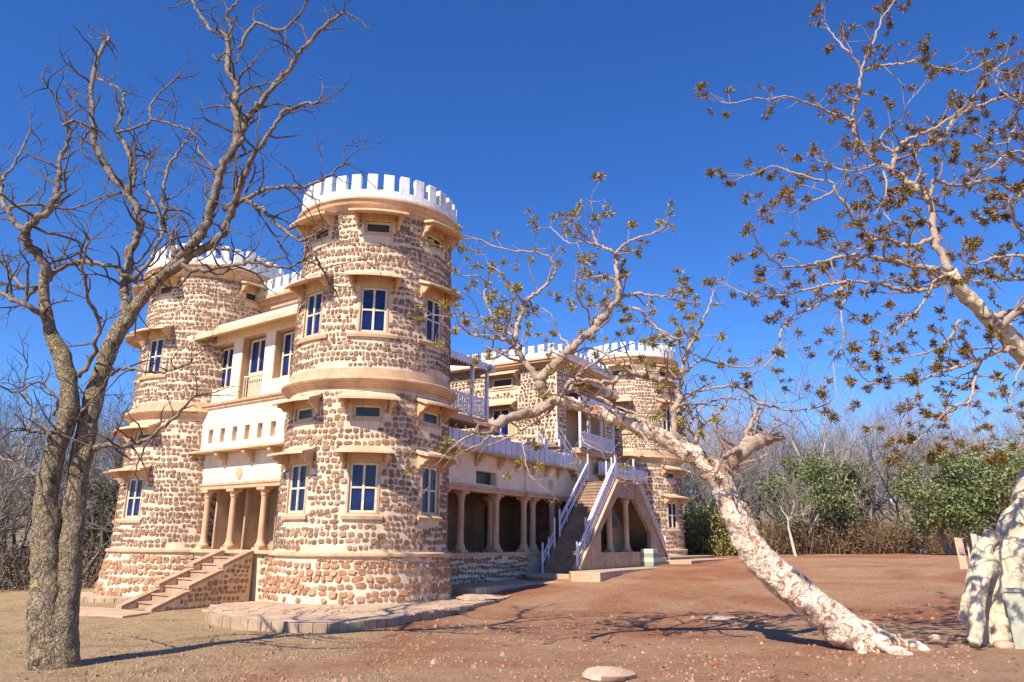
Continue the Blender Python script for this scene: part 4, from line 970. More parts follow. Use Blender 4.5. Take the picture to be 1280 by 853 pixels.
# ---- white leaning tree in the middle
YM = 16.7
bs = at(1085, 806, YM); gzm = gz(bs.x, bs.y)
t2 = thing("leaning_tree", (bs.x, bs.y, gzm), "white barked tree leaning far left across the red yard, olive tufts on bare branches", "tree")
tr = [(Vector((bs.x + .22, bs.y, gzm - .3)), .40), (Vector((bs.x + .05, bs.y, gzm + .14)), .40), (V(1055, 788, YM), .37), (V(1028, 766, YM + .05), .385), (V(1000, 744, YM + .1), .40), (V(968, 718, YM + .15), .395), (V(942, 688, YM + .2), .355), (V(924, 655, YM + .25), .33), (V(910, 622, YM + .3), .31), (V(893, 592, YM + .3), .30), (V(862, 568, YM + .3), .235), (V(830, 549, YM + .2), .21), (V(795, 533, YM + .1), .19), (V(760, 520, YM), .165), (V(722, 506, YM - .1), .15), (V(690, 500, YM - .2), .14)]
LM = [
 ([(690, 502), (675, 512), (660, 517), (645, 519), (630, 527), (616, 534)], -.6, .12, .075, YM - .2),
 ([(622, 530), (600, 540), (580, 548), (562, 562), (548, 580)], -.5, .035, .008, YM - .7),
 ([(625, 526), (610, 548), (590, 560), (575, 566)], .4, .03, .008, YM - .7),
 ([(690, 504), (680, 490), (675, 475), (683, 466), (691, 459), (702, 448), (711, 439), (725, 426), (739, 415), (747, 404), (753, 395), (763, 387), (771, 376), (773, 360), (771, 347), (770, 330), (771, 316), (780, 306), (791, 300), (806, 295), (820, 291)], -1.0, .125, .014, YM - .2),
 ([(676, 478), (664, 462), (650, 445), (645, 427), (646, 411), (650, 394), (656, 379), (668, 368), (680, 359), (690, 348), (695, 336), (688, 324), (672, 316), (645, 314), (620, 309), (600, 300)], .9, .075, .012, YM - .3),
 ([(646, 436), (636, 425), (628, 411), (616, 394), (608, 379), (606, 366), (608, 355), (598, 345), (580, 346), (564, 338)], -.7, .05, .010, YM - .1),
 ([(646, 430), (628, 424), (610, 422), (592, 419), (580, 412), (572, 402)], -.9, .055, .010, YM - .1),
 ([(640, 420), (620, 402), (600, 396), (580, 395), (558, 396), (540, 393)], .7, .034, .008, YM),
 ([(770, 380), (784, 370), (800, 368), (818, 370), (835, 372), (852, 378), (870, 381)], .9, .045, .010, YM - .7),
 ([(770, 318), (757, 310), (747, 306), (742, 292), (739, 280), (741, 266), (739, 252)], .5, .036, .009, YM - .9),
 ([(745, 307), (728, 302), (711, 304), (698, 294), (688, 284)], .4, .024, .008, YM - .8),
 ([(790, 385), (800, 388), (812, 402), (828, 414), (848, 424), (866, 420)], -.8, .038, .009, YM - .6),
 ([(858, 566), (853, 548), (849, 525), (847, 507), (849, 492), (851, 479), (853, 462), (859, 443), (869, 422), (880, 399), (888, 380), (892, 365)], 1.2, .10, .013, YM + .3),
 ([(860, 440), (840, 425), (820, 412), (800, 404)], .8, .034, .010, YM + 1.0), ([(853, 470), (875, 452), (900, 455), (930, 460), (955, 452)], 1.0, .035, .010, YM + .9),
 ([(856, 556), (846, 545), (842, 520), (849, 499), (845, 483), (832, 477), (819, 475), (803, 471), (787, 467), (775, 470), (763, 477), (742, 477), (719, 475), (708, 482), (702, 495)], -1.0, .075, .03, YM + .2),
 ([(787, 467), (770, 455), (752, 440), (730, 436), (708, 446), (690, 440)], -.7, .036, .010, YM - .6),
 ([(886, 590), (900, 588), (914, 580), (926, 566), (938, 556), (950, 552)], -.3, .20, .12, YM + .3),
 ([(932, 558), (934, 545), (938, 532), (943, 518), (947, 505), (940, 494), (922, 484), (900, 484), (883, 487), (868, 490), (855, 495)], -.6, .055, .012, YM),
 ([(947, 505), (957, 506), (968, 509), (985, 513), (1003, 512), (1020, 510), (1036, 505)], -.5, .032, .010, YM - .2),
 ([(934, 556), (924, 562), (913, 564), (906, 572), (902, 580)], -.8, .06, .03, YM), ([(944, 552), (936, 540), (944, 528), (953, 512), (958, 498)], .6, .034, .01, YM),
 ([(948, 553), (960, 545), (968, 534), (966, 520)], .3, .03, .01, YM), ([(948, 556), (958, 566), (948, 575), (935, 577), (918, 585)], -.6, .026, .009, YM),
 ([(878, 578), (872, 560), (871, 547), (873, 538), (880, 530), (890, 523), (899, 515), (910, 500), (916, 486)], .9, .06, .012, YM + .3),
 ([(872, 548), (862, 536), (870, 520), (884, 505), (905, 498), (925, 500)], 1.0, .034, .01, YM + .4),
 ([(700, 503), (712, 488), (722, 470), (745, 452), (765, 440), (790, 430)], .9, .05, .010, YM), ([(740, 512), (735, 530), (728, 548), (740, 560), (768, 568)], -.9, .03, .008, YM), ([(730, 508), (742, 496), (770, 508), (800, 520)], -1.0, .04, .012, YM),
 ([(640, 528), (650, 540), (655, 565), (660, 590), (668, 600)], -.7, .022, .006, YM - .6), ([(800, 540), (812, 556), (830, 570), (826, 590), (806, 598)], -1.2, .028, .010, YM), ([(700, 500), (680, 520), (640, 545), (600, 560)], .8, .03, .008, YM),
 ([(655, 380), (640, 360), (625, 340), (612, 332)], -.8, .022, .007, YM), ([(715, 436), (700, 420), (690, 395), (676, 385)], .9, .03, .008, YM), ([(741, 413), (735, 390), (722, 372), (720, 350)], -.9, .032, .008, YM), ([(771, 350), (750, 345), (735, 348), (715, 352)], .6, .026, .008, YM - .5),
]
spec2 = dict(g=.22, up=.05, gap=.27, rmax=.08, k0=1.05, k1=1.3, len=(.4, 1.0), lv=2, wob=.35)
tr = [(p, r * (.90 if i > 2 else .98)) for i, (p, r) in enumerate(tr)]
tips = big_tree(t2, [tr], LM, YM, 22, m_bark_white, m_bark_pale, m_twig_red, (.075, 2.8), spec2)
rg = random.Random(2)
sel = []
for p, d in tips:
    q = p - Vector((0, 0, CZ)); dd = q.y * cp + q.z * sp; sx = 640 + q.x / dd * F; sy = 426 - (-q.y * sp + q.z * cp) / dd * F
    if (sx < 905 and sy < 600 and rg.random() < (.9 if sy < 430 else .22)): sel.append((p, d))
tufts(t2, sel, rg, m_tuft_olive, .13, 330, 44, .24)
# roots at the foot of the leaning tree
m = MB()
for (dx, dy, ln, r0) in ((.35, -.55, .95, .15), (.9, -.25, 1.15, .17), (1.0, .25, 1.35, .10), (-.5, -.6, .6, .12), (.2, .8, .8, .12)):
    d = Vector((dx, dy, 0)).normalized(); c0 = Vector((bs.x - .08, bs.y, gzm)); c = []
    for i, (f, h, k) in enumerate(((0, .30, 1.25), (.35, .20, 1.15), (.65, .09, .85), (.9, .03, .75), (1.05, -.05, .6))):
        q = c0 + d * ln * f + Vector((-d.y, d.x, 0)) * .12 * math.sin(i * 1.3 + dx * 5); q.z = gz(q.x, q.y) + h; c.append((q, r0 * k))
    p, r = limb_pts(c, 6); s0 = len(m.v); m.tube(p, r, 14); rough(m, s0, .04, 4)
m.build("roots", m_bark_white, t2, True)

# ---- swollen cream tree at the right edge
YR = 17.6
bb = at(1238, 790, YR); gzr = gz(bb.x, bb.y)
t3 = thing("swollen_tree", (bb.x, bb.y, gzr), "cream tree with a swollen lumpy trunk, brown tufts overhead, at the right edge", "tree")
trs = [[(Vector((bb.x + .1, bb.y, gzr - .4)), .74), (V(1247, 775, YR), .64), (V(1252, 740, YR), .60), (V(1256, 700, YR), .54), (V(1268, 665, YR), .38), (V(1276, 635, YR), .28), (V(1288, 610, YR), .26), (V(1310, 580, YR - .4), .30), (V(1336, 545, YR - .9), .29), (V(1330, 500, YR - 1.4), .27), (V(1300, 462, YR - 1.9), .25), (V(1262, 424, YR - 2.2), .215), (V(1236, 397, YR - 2.4), .18), (V(1208, 370, YR - 2.6), .155), (V(1186, 340, YR - 2.8), .14)],
       [(V(1205, 775, YR - .3), .10), (V(1212, 745, YR - .35), .17), (V(1226, 700, YR - .25), .22), (V(1240, 665, YR - .15), .2)],
       [(V(1218, 806, YR - .75), .10), (V(1220, 780, YR - .6), .16), (V(1222, 740, YR - .5), .21), (V(1238, 700, YR - .4), .25)],
       [(V(1268, 740, YR - .3), .34), (V(1275, 700, YR - .4), .36), (V(1285, 660, YR - .4), .30)],
       [(V(1330, 545, YR - .9), .22), (V(1370, 480, YR - .5), .2), (V(1400, 400, YR), .16), (V(1420, 320, YR + .4), .12)]]
Y3 = YR - 2.8
LR = [
 ([(1186, 340), (1178, 320), (1168, 295), (1161, 253), (1145, 235), (1126, 222), (1112, 213), (1098, 204), (1082, 186), (1070, 169), (1066, 144), (1070, 130), (1073, 116), (1077, 88), (1084, 70), (1091, 53), (1098, 35), (1106, 18), (1120, 0)], 1.0, .095, .014, Y3),
 ([(1068, 152), (1056, 148), (1038, 141), (1021, 134), (1000, 126), (982, 121), (962, 124), (943, 123), (920, 129), (901, 127)], -.6, .042, .009, Y3 + .6),
 ([(1077, 88), (1066, 72), (1056, 60), (1045, 49), (1036, 36), (1028, 26)], .5, .034, .01, Y3 + .8),
 ([(1080, 88), (1100, 83), (1119, 81), (1136, 78), (1154, 77), (1170, 84), (1183, 86), (1198, 88), (1214, 88), (1232, 78), (1250, 70)], -.7, .036, .01, Y3 + .8),
 ([(1112, 213), (1119, 200), (1119, 190), (1126, 180), (1140, 172), (1160, 164), (1183, 151), (1198, 140), (1211, 127), (1224, 112), (1235, 95), (1250, 82), (1267, 70)], -.9, .06, .012, Y3 + .4),
 ([(1136, 180), (1155, 182), (1172, 179), (1183, 166), (1190, 151), (1208, 138), (1228, 130), (1246, 124), (1264, 120), (1278, 126), (1295, 138)], .8, .042, .03, Y3 + .4),
 ([(1119, 190), (1100, 178), (1112, 160), (1128, 150), (1135, 130), (1150, 112)], -.8, .03, .01, Y3 + .4), ([(1098, 204), (1080, 212), (1060, 214), (1040, 208), (1022, 200)], -.8, .032, .01, Y3 + .6),
 ([(1168, 295), (1150, 305), (1130, 308), (1110, 300), (1091, 299), (1080, 288), (1070, 278), (1058, 258), (1045, 239), (1038, 228), (1018, 224), (996, 218), (980, 212), (964, 208), (946, 216), (930, 220)], -.9, .06, .010, Y3 + .1),
 ([(1045, 239), (1020, 250), (1000, 262), (985, 266), (965, 262)], -.6, .026, .008, Y3 - .3),
 ([(1161, 253), (1165, 238), (1169, 225), (1183, 230), (1197, 232), (1215, 230), (1235, 225), (1258, 234), (1280, 246)], .9, .05, .03, Y3 + .2),
 ([(1186, 345), (1165, 337), (1147, 333), (1112, 325), (1077, 319), (1048, 322), (1021, 329), (998, 333), (975, 333), (960, 320), (948, 305)], -1.0, .075, .011, Y3),
 ([(1183, 345), (1172, 356), (1158, 362), (1133, 364), (1110, 358), (1091, 354), (1068, 352), (1045, 354), (1030, 357), (1014, 361), (982, 368), (950, 371), (928, 366), (908, 357)], -.7, .06, .010, Y3),
 ([(1180, 346), (1166, 352), (1162, 364), (1154, 378), (1145, 390), (1133, 400), (1122, 412), (1109, 421)], -1.4, .036, .012, Y3), 
 ([(1060, 356), (1052, 361), (1032, 374), (1014, 385), (1000, 391), (989, 396), (980, 408), (975, 421), (976, 432), (968, 446), (950, 463)], -.6, .042, .012, Y3 - .4),
 ([(1063, 358), (1058, 372), (1052, 385), (1052, 400), (1055, 418), (1052, 435), (1062, 452), (1077, 470), (1090, 478), (1105, 480)], -.8, .028, .008, Y3 - .4),
 ([(1052, 435), (1042, 452), (1044, 478), (1046, 500)], -.3, .018, .006, Y3 - 1.0),
 ([(1270, 436), (1255, 437), (1240, 442), (1225, 449), (1205, 457), (1182, 463), (1165, 470), (1150, 475), (1126, 473), (1100, 480)], -.9, .06, .012, Y3 + .4),
 ([(1225, 449), (1220, 463), (1218, 477), (1214, 498), (1203, 506), (1190, 509), (1175, 522), (1161, 537), (1150, 548), (1137, 558)], -1.2, .045, .010, Y3 + .2),
 ([(1200, 400), (1190, 418), (1175, 435), (1160, 441), (1140, 445), (1126, 448), (1112, 449)], -1.0, .036, .010, Y3 + .1),
 ([(1190, 509), (1184, 525), (1190, 545), (1198, 565), (1200, 578)], -.5, .018, .006, Y3 - .6), ([(1150, 476), (1144, 500), (1130, 520), (1125, 530)], -.4, .02, .007, Y3 - .3),
 ([(1240, 400), (1256, 392), (1280, 385), (1310, 372)], .6, .07, .05, Y3 + .3), ([(1250, 410), (1280, 380), (1300, 350), (1296, 310), (1270, 280), (1262, 250)], -1.0, .09, .02, Y3 + .3),
 ([(1298, 330), (1270, 320), (1245, 322), (1215, 330), (1200, 322)], -1.0, .05, .012, Y3), ([(1290, 350), (1262, 350), (1240, 346), (1222, 352), (1205, 345)], .8, .05, .012, Y3),
 ([(1300, 200), (1275, 190), (1255, 195), (1238, 210), (1220, 214)], -.8, .045, .012, Y3 + .5), ([(1300, 240), (1280, 240), (1262, 262), (1240, 275), (1222, 270)], .6, .045, .012, Y3 + .3),
 ([(1290, 170), (1270, 160), (1258, 178), (1240, 180), (1225, 170)], .6, .04, .012, Y3 + .8), ([(1300, 145), (1280, 130), (1262, 122), (1245, 105), (1250, 90)], .6, .045, .012, Y3 + .6),
 ([(1290, 470), (1286, 500), (1276, 520), (1280, 545), (1270, 565)], -.5, .03, .008, Y3 + .5), ([(1286, 440), (1272, 470), (1262, 500), (1270, 520)], -1.0, .03, .008, Y3 + .2), ([(1140, 235), (1150, 215), (1146, 195), (1160, 178)], 1.0, .03, .01, Y3), ([(1091, 299), (1078, 312), (1060, 306), (1040, 300)], .7, .026, .01, Y3),
 ([(1105, 213), (1108, 240), (1098, 262), (1085, 275)], -.8, .024, .008, Y3), ([(1147, 333), (1140, 318), (1128, 290), (1112, 276), (1104, 262)], .9, .036, .01, Y3),
]
spec3 = dict(g=.2, up=.03, gap=.19, rmax=.10, k0=.92, len=(.35, .8), lv=2, wob=.4)
trs = [[(p, r * (.88 if i < 6 else 1)) for i, (p, r) in enumerate(q)] for q in trs]
tips = big_tree(t3, trs, LR, Y3, 23, m_bark_cream, m_bark_pale, m_twig_red, (.085, 1.9), spec3)
rg = random.Random(5)
sel = [t for t in tips]
tufts(t3, sel, rg, m_tuft_brown, .112, 3000, 36, .09)
# ================================================================ woodland
def bare_mesh(seed, H, lv=4, spread=.55, upb=.09, r0=.16, split=(2, 3), lean=.12, tw=1.0):
    rng = random.Random(seed); tm = MB(); cm = MB()
    def br(p, d, L, r, lvl):
        n = 4 if lvl < lv else 5; pts = [p.copy()]; rad = [r]; q = p.copy(); kids = []
        for i in range(n):
            d = (d + Vector((rng.gauss(0, 1), rng.gauss(0, 1), rng.gauss(0, .6))) * (.13 if lvl == lv else .2) + Vector((0, 0, upb))).normalized()
            q = q + d * (L / n); f = (i + 1) / n; pts.append(q.copy()); rad.append(r * (1 - .42 * f))
            if lvl < lv and lvl > 0 and rng.random() < .8: kids.append((q.copy(), d.copy(), r * (1 - .42 * f) * .55, L * rng.uniform(.45, .7)))
            if lvl == lv and i >= 2 and rng.random() < .8: kids.append((q.copy(), d.copy(), r * .45, L * rng.uniform(.4, .65)))
        (tm if lvl >= lv - 1 else cm).tube(pts, rad, 7 if lvl == lv else (4 if lvl >= lv - 1 else 3), cap=False)
        if lvl == 0: return
        for k in range(rng.randint(*split)):
            ax = Vector((rng.gauss(0, 1), rng.gauss(0, 1), rng.gauss(0, .5))); ax = (ax - d * ax.dot(d)).normalized()
            br(q, (d + ax * rng.uniform(.35, 1.0) * spread * 1.3).normalized(), L * rng.uniform(.6, .85), rad[-1] * .75, lvl - 1)
        for (kp, kd, kr_, kl) in kids:
            ax = Vector((rng.gauss(0, 1), rng.gauss(0, 1), rng.gauss(0, .5))); ax = (ax - kd * ax.dot(kd)).normalized()
            br(kp, (kd * .6 + ax * .8).normalized(), kl, max(kr_, .008), max(0, lvl - 2) if lvl == lv else lvl - 1)
    br(Vector((0, 0, -.3)), Vector((rng.gauss(0, lean), rng.gauss(0, lean), 1)).normalized(), H * .33, r0, lv)
    return tm, cm
def mesh_of(mb, name, mat_, smooth=False):
    me = bpy.data.meshes.new(name); me.from_pydata([tuple(v) for v in mb.v], [], mb.f); me.update(); me.materials.append(mat_)
    if smooth: me.shade_smooth()
    return me
protos = []
for i in range(7):
    tm, cm = bare_mesh(100 + i, 10.0, 4, .5 + .05 * (i % 3), .07 + .02 * (i % 2), .15)
    protos.append((tm, cm))
def bare_tree(proto, x, y, s, rz, mt, label, group, cat="bare tree"):
    t = thing("bare_tree", (x, y, gz(x, y) - .05), label, cat, group); t.rotation_euler.z = rz; t.scale = (s, s, s * random.uniform(.92, 1.12))
    for nm, me in (("trunk", proto[mt][0]), ("crown", proto[mt][1])):
        o = bpy.data.objects.new(nm, me); COL.objects.link(o); o.parent = t
    return t
PM = []
for tm, cm in protos:
    d = {}
    for k, (a, b) in {'g': (m_far_bark, m_far_bark), 'd': (m_far_dark, m_far_dark), 'p': (m_far_pale, m_far_bark)}.items():
        d[k] = (mesh_of(tm, "trunk", a), mesh_of(cm, "crown", b))
    PM.append(d)
rg = random.Random(77); random.seed(4)
# right-hand wood: several staggered rows beyond the yard
cnt = 0
for row, (Y, nn, hs) in enumerate(((66, 15, 1.2), (70, 20, 1.35), (75, 24, 1.5), (81, 26, 1.6), (88, 28, 1.75), (97, 30, 1.95), (106, 30, 2.1))):
    x0, x1 = Y * (-.0 if row > 2 else .2), Y * .86
    for k in range(nn):
        px_ = (k + rg.uniform(.1, .9)) / nn; x = x0 + (x1 - x0) * px_; y = Y + rg.uniform(-2.5, 2.5)
        bare_tree(PM[rg.randrange(7)], x, y, hs * rg.uniform(.72, 1.12), rg.uniform(0, 6.28), rg.choice('ggggdp'), "leafless grey woodland tree beyond the red yard", "bare trees of the wood beyond the red yard"); cnt += 1
# left-hand wood, darker and closer
for row, (Y, nn, hs) in enumerate(((43, 8, 1.0), (48, 11, 1.15), (54, 13, 1.35), (61, 15, 1.55), (69, 16, 1.8), (78, 16, 2.0))):
    for k in range(nn):
        px_ = (k + rg.uniform(.1, .9)) / nn; x = Y * (-1.0 + px_ * .56); y = Y + rg.uniform(-2, 2)
        bare_tree(PM[rg.randrange(7)], x, y, hs * rg.uniform(.75, 1.1), rg.uniform(0, 6.28), rg.choice('ddddg'), "dark leafless tree in the wood left of the house", "bare trees of the wood left of the house")
# single trees one can tell apart in front of the right-hand wood
def px_tree(px, py, Y, s, rz, pr_, mt, label):
    p = at(px, py, Y); return bare_tree(PM[pr_], p.x, Y, s, rz, mt, label, None)
px_tree(996, 693, 56, .85, 1.0, 2, 'p', "slim pale leafless tree standing alone before the green bush, middle of the far edge")
px_tree(1072, 690, 64, 1.95, 2.2, 4, 'p', "tallest pale forked bare tree rising above the wood beyond the yard")
px_tree(1096, 690, 65, 1.5, 4.0, 1, 'p', "pale bare tree just right of the tallest forked one")
px_tree(1130, 690, 65, 1.3, 5.0, 5, 'd', "dark thin bare tree between the tall pale tree and the green crowns")

def hills():
    m = MB(); xs = list(range(-420, 421, 6)); n = len(xs)
    for r, (Y, f) in enumerate(((128, 0), (140, .45), (158, .85), (180, 1.0), (230, .9))):
        for x in xs:
            h = 11 + 4 * noise.noise(Vector((x * .012, r * .2, 3))) + 2.5 * noise.noise(Vector((x * .06, r, 1))) + 1.2 * noise.noise(Vector((x * .2, r, 5)))
            m.v.append((x * (1 + .3 * f), Y + 6 * noise.noise(Vector((x * .02, r, 0))), 1.0 + f * h - (.8 if r == 0 else 0)))
    for r in range(4):
        for i in range(n - 1): m.f.append((r * n + i, r * n + i + 1, (r + 1) * n + i + 1, (r + 1) * n + i))
    m.build("hills", m_hill, None, True, kind="structure")
m_hill = plaster_mat("wooded_hill", (.20, .15, .12), (.13, .10, .08), (.26, .20, .14), .6, 1.0)
hills()
def leafy(x, y, H, W, mat_, seed, label, name="leafy_tree", cat="tree", nleaf=9000, low=.28, ls=.12, mtr=None):
    rng = random.Random(seed); z0 = gz(x, y); t = thing(name, (x, y, z0), label, cat)
    tm = MB(); cr_ = MB(); ctr = []
    for k in range(3 if H > 3 else 2):
        p = Vector((x + rng.uniform(-.2, .2), y + rng.uniform(-.2, .2), z0 - .2)); d = Vector((rng.gauss(0, .3), rng.gauss(0, .3), 1)); pts = [p]; rad = [.16 * H / 6]
        for i in range(6):
            d = (d + Vector((rng.gauss(0, .25), rng.gauss(0, .25), .1))).normalized(); pts.append(pts[-1] + d * H * .13); rad.append(rad[0] * (1 - .13 * (i + 1)))
        tm.tube(pts, rad, 7, cap=False)
    blobs = []
    for k in range(26):
        a = rng.uniform(0, 6.28); rr = W / 2 * math.sqrt(rng.random()) * .85; hz = rng.uniform(low, .92)
        env = math.sin(min(1, (hz - low + .15) / (1 - low)) * math.pi * .85) ** .5
        blobs.append((Vector((x + rr * env * math.cos(a), y + rr * env * math.sin(a), z0 + H * hz)), rng.uniform(.10, .2) * W))
    for b, r in blobs[:14]:
        p0 = Vector((x, y, z0 + H * .25)); tm.tube([p0, p0.lerp(b, .5) + Vector((rng.gauss(0, .2), rng.gauss(0, .2), 0)), b], [.05 * H / 6, .035 * H / 6, .012], 4, cap=False)
    for k in range(nleaf):
        b, r = blobs[rng.randrange(len(blobs))]
        v = Vector((rng.gauss(0, 1), rng.gauss(0, 1), rng.gauss(0, .7))); v = v.normalized() * r * rng.random() ** .45 * 1.15
        c = b + v
        n1 = Vector((rng.gauss(0, 1), rng.gauss(0, 1), rng.gauss(0, 1) + .5)).normalized(); x1 = n1.orthogonal().normalized(); y1 = n1.cross(x1); s = ls * rng.uniform(.6, 1.3)
        a = rng.uniform(0, 6.28); xx = x1 * math.cos(a) + y1 * math.sin(a); yy = n1.cross(xx)
        cr_.quad(c - xx * s, c - yy * s * .5, c + xx * s, c + yy * s * .5)
    tm.build("trunk", mtr or m_far_bark, t); cr_.build("crown", mat_, t); return t
def px_leafy(px, py, Y, H, W, *a, **k):
    p = at(px, py, Y); return leafy(p.x, Y, H, W, *a, **k)
px_leafy(1012, 690, 62, 8.2, 7.6, m_leaf, 1, "dark green bushy tree behind the slim pale bare tree, left of the tall forked one")
px_leafy(1060, 690, 66, 8, 6.5, m_leaf, 2, "low green tree wedged behind the tallest pale bare tree")
px_leafy(884, 690, 72, 4.6, 4.0, m_leaf, 3, "small green tree just right of the farthest tower")
px_leafy(890, 692, 60, 3.2, 7.5, m_leaf_yel, 4, "yellow green shrub right of the farthest tower", "shrub", "shrub", 6000, .12)
px_leafy(1192, 688, 56, 7.8, 7.5, m_leaf, 5, "broad bright green tree behind the wooden posts", nleaf=11000)
px_leafy(1262, 688, 53, 7.4, 9.0, m_leaf, 6, "wide dark green tree behind the swollen trunk at the right edge", nleaf=12000)
px_leafy(1330, 688, 56, 8.0, 9.0, m_leaf, 7, "green tree outside the right edge of the picture")
px_leafy(858, 640, 85, 9, 6, m_leaf, 8, "pale green tree far behind the farthest tower")
px_leafy(120, 735, 50, 6.5, 5.5, m_leaf_dark, 9, "dark green tree close behind the left tower")

def brush(name, rects, n, hmin, hmax, mat_, seed, label, cat):
    """tangle of thin upright stems and dead leaves"""
    rng = random.Random(seed); m = MB()
    for k in range(n):
        x0, x1, y0, y1 = rects[rng.randrange(len(rects))]; x = rng.uniform(x0, x1); y = rng.uniform(y0, y1); z = gz(x, y); h = rng.uniform(hmin, hmax) * (1 - .5 * rng.random() ** 2)
        d = Vector((rng.gauss(0, .3), rng.gauss(0, .3), 1)) * h; w = .012 + .007 * h; p = Vector((x, y, z - .05)); s = Vector((1, rng.gauss(0, .4), 0)).normalized() * w
        q = p + d * .55 + Vector((rng.gauss(0, .1), 0, 0)); m.quad(p - s, p + s, q + s * .7, q - s * .7); m.quad(q - s * .7, q + s * .7, p + d)
        for j in range(7):
            c = p + d * rng.uniform(.25, 1) + Vector((rng.gauss(0, .22), rng.gauss(0, .2), rng.gauss(0, .1))); v = Vector((rng.gauss(0, 1), rng.gauss(0, 1), rng.gauss(0, 1))).normalized() * rng.uniform(.06, .15); u_ = v.orthogonal().normalized() * v.length * .5
            m.quad(c - v, c - u_, c + v, c + u_)
    o = m.build(name, mat_); o["label"] = label; o["category"] = cat; o["kind"] = "stuff"; return o
brush("dry_undergrowth", [(13, 60, 62, 70), (13, 66, 66, 84), (10, 32, 60, 66), (0, 90, 84, 115)], 12000, .6, 3.4, m_dry, 1, "band of dry brown undergrowth along the far edge of the yard", "undergrowth")
brush("dark_undergrowth", [(-44, -17, 41, 52), (-70, -20, 46, 68), (-85, -25, 68, 95)], 8000, .5, 3.4, m_drydark, 2, "dark tangled undergrowth beneath the wood left of the house", "undergrowth")

# ================================================================ small things in the yard
def rock(px, py, Y, sx, sy, sz, seed, label, group=None, z=None):
    rng = random.Random(seed); p = at(px, py, Y); zz = gz(p.x, Y) if z is None else z
    m = MB(); off = Vector((seed * 7.1, seed * 3.3, 0)); n, k = 16, 8
    for i in range(k + 1):
        ph = math.pi * i / k
        for j in range(n):
            a = 2 * math.pi * j / n; v = Vector((math.sin(ph) * math.cos(a), math.sin(ph) * math.sin(a), math.cos(ph))); f = 1 + .3 * noise.noise(v * 1.3 + off) + .12 * noise.noise(v * 3.5 + off)
            m.v.append((p.x + v.x * sx * f, Y + v.y * sy * f, zz + v.z * sz * f + sz * .15))
    for i in range(k):
        for j in range(n):
            j2 = (j + 1) % n; m.f.append((i * n + j, (i + 1) * n + j, (i + 1) * n + j2, i * n + j2))
    o = m.build("rock", m_rock, None, 40); place(o, (p.x, Y, zz)); tag(o, label, "rock", group); return o
rock(762, 850, 13.6, .46, .36, .15, 1, "flat pale rock half buried at the bottom edge of the yard")
rock(598, 733, 29.5, .75, .45, .14, 2, "flat pale stone lying in the shade beside the long front", z=.05)
rock(900, 760, 23, .55, .4, .08, 3, "low pinkish rock hump in the shadow of the leaning tree")
rock(1168, 788, 18.2, .15, .12, .1, 4, "small grey stone left of the swollen trunk's root")
rock(1256, 806, 16.9, .22, .18, .12, 5, "broken stone at the foot of the swollen tree")
rock(1152, 690, 62, .5, .4, .4, 6, "small boulder at the far edge of the yard")
def pebbles(name, n, rects, smin, smax, seed, mat_, label):
    rng = random.Random(seed); m = MB()
    for k in range(n):
        x0, x1, y0, y1 = rects[rng.randrange(len(rects))]; y = y0 + (y1 - y0) * rng.random() ** 1.6; x = rng.uniform(x0, x1) * (y / y1 if name == "gravel" else 1); z = gz(x, y)
        if name == 'gravel' and noise.noise(Vector((x * .45, y * .45, 7))) + .5 * noise.noise(Vector((x * 1.7, y * 1.7, 2))) < rng.gauss(.0, .16): continue
        s = smin + (smax - smin) * rng.random() ** 4; c = Vector((x, y, z + s * .15)); a = rng.uniform(0, 3)
        b_ = []; 
        for q in range(5):
            t = a + q * 1.257; b_.append(c + Vector((math.cos(t) * s * rng.uniform(.7, 1.2), math.sin(t) * s * rng.uniform(.7, 1.2), -s * .3)))
        tp = [c + (v - c) * .55 + Vector((0, 0, s * .75)) for v in b_]; m.hexa(b_, tp)
    o = m.build(name, mat_); o["label"] = label; o["category"] = "gravel"; o["kind"] = "stuff"; return o
pebbles("gravel", 17000, [(-12, 14, 9.5, 24)], .007, .05, 3, m_peb, "scattered gravel and stone chips over the foreground earth")
def litter():
    rng = random.Random(31); m = MB()
    for k in range(1500):
        y = 9.5 + 22 * rng.random() ** 1.5; x = rng.uniform(-.66, .7) * y
        if (x - Nc[0]) ** 2 + (y - Nc[1]) ** 2 < 120 and x < 1: continue
        z = gz(x, y) + .012; s = rng.uniform(.015, .05); a = rng.uniform(0, 6.28); u_ = Vector((math.cos(a), math.sin(a), rng.gauss(0, .25))) * s; v = Vector((-math.sin(a), math.cos(a), rng.gauss(0, .3))) * s * .5; c = Vector((x, y, z))
        m.quad(c - u_, c - v, c + u_, c + v + Vector((0, 0, s * .3)))
    o = m.build("fallen_leaves", m_dry); o["label"] = "small curled dead leaves strewn over the earth"; o["category"] = "leaf litter"; o["kind"] = "stuff"
litter()
pebbles("stones", 300, [(-12, 14, 10, 27)], .03, .11, 12, m_peb, "bigger loose stones scattered over the yard")
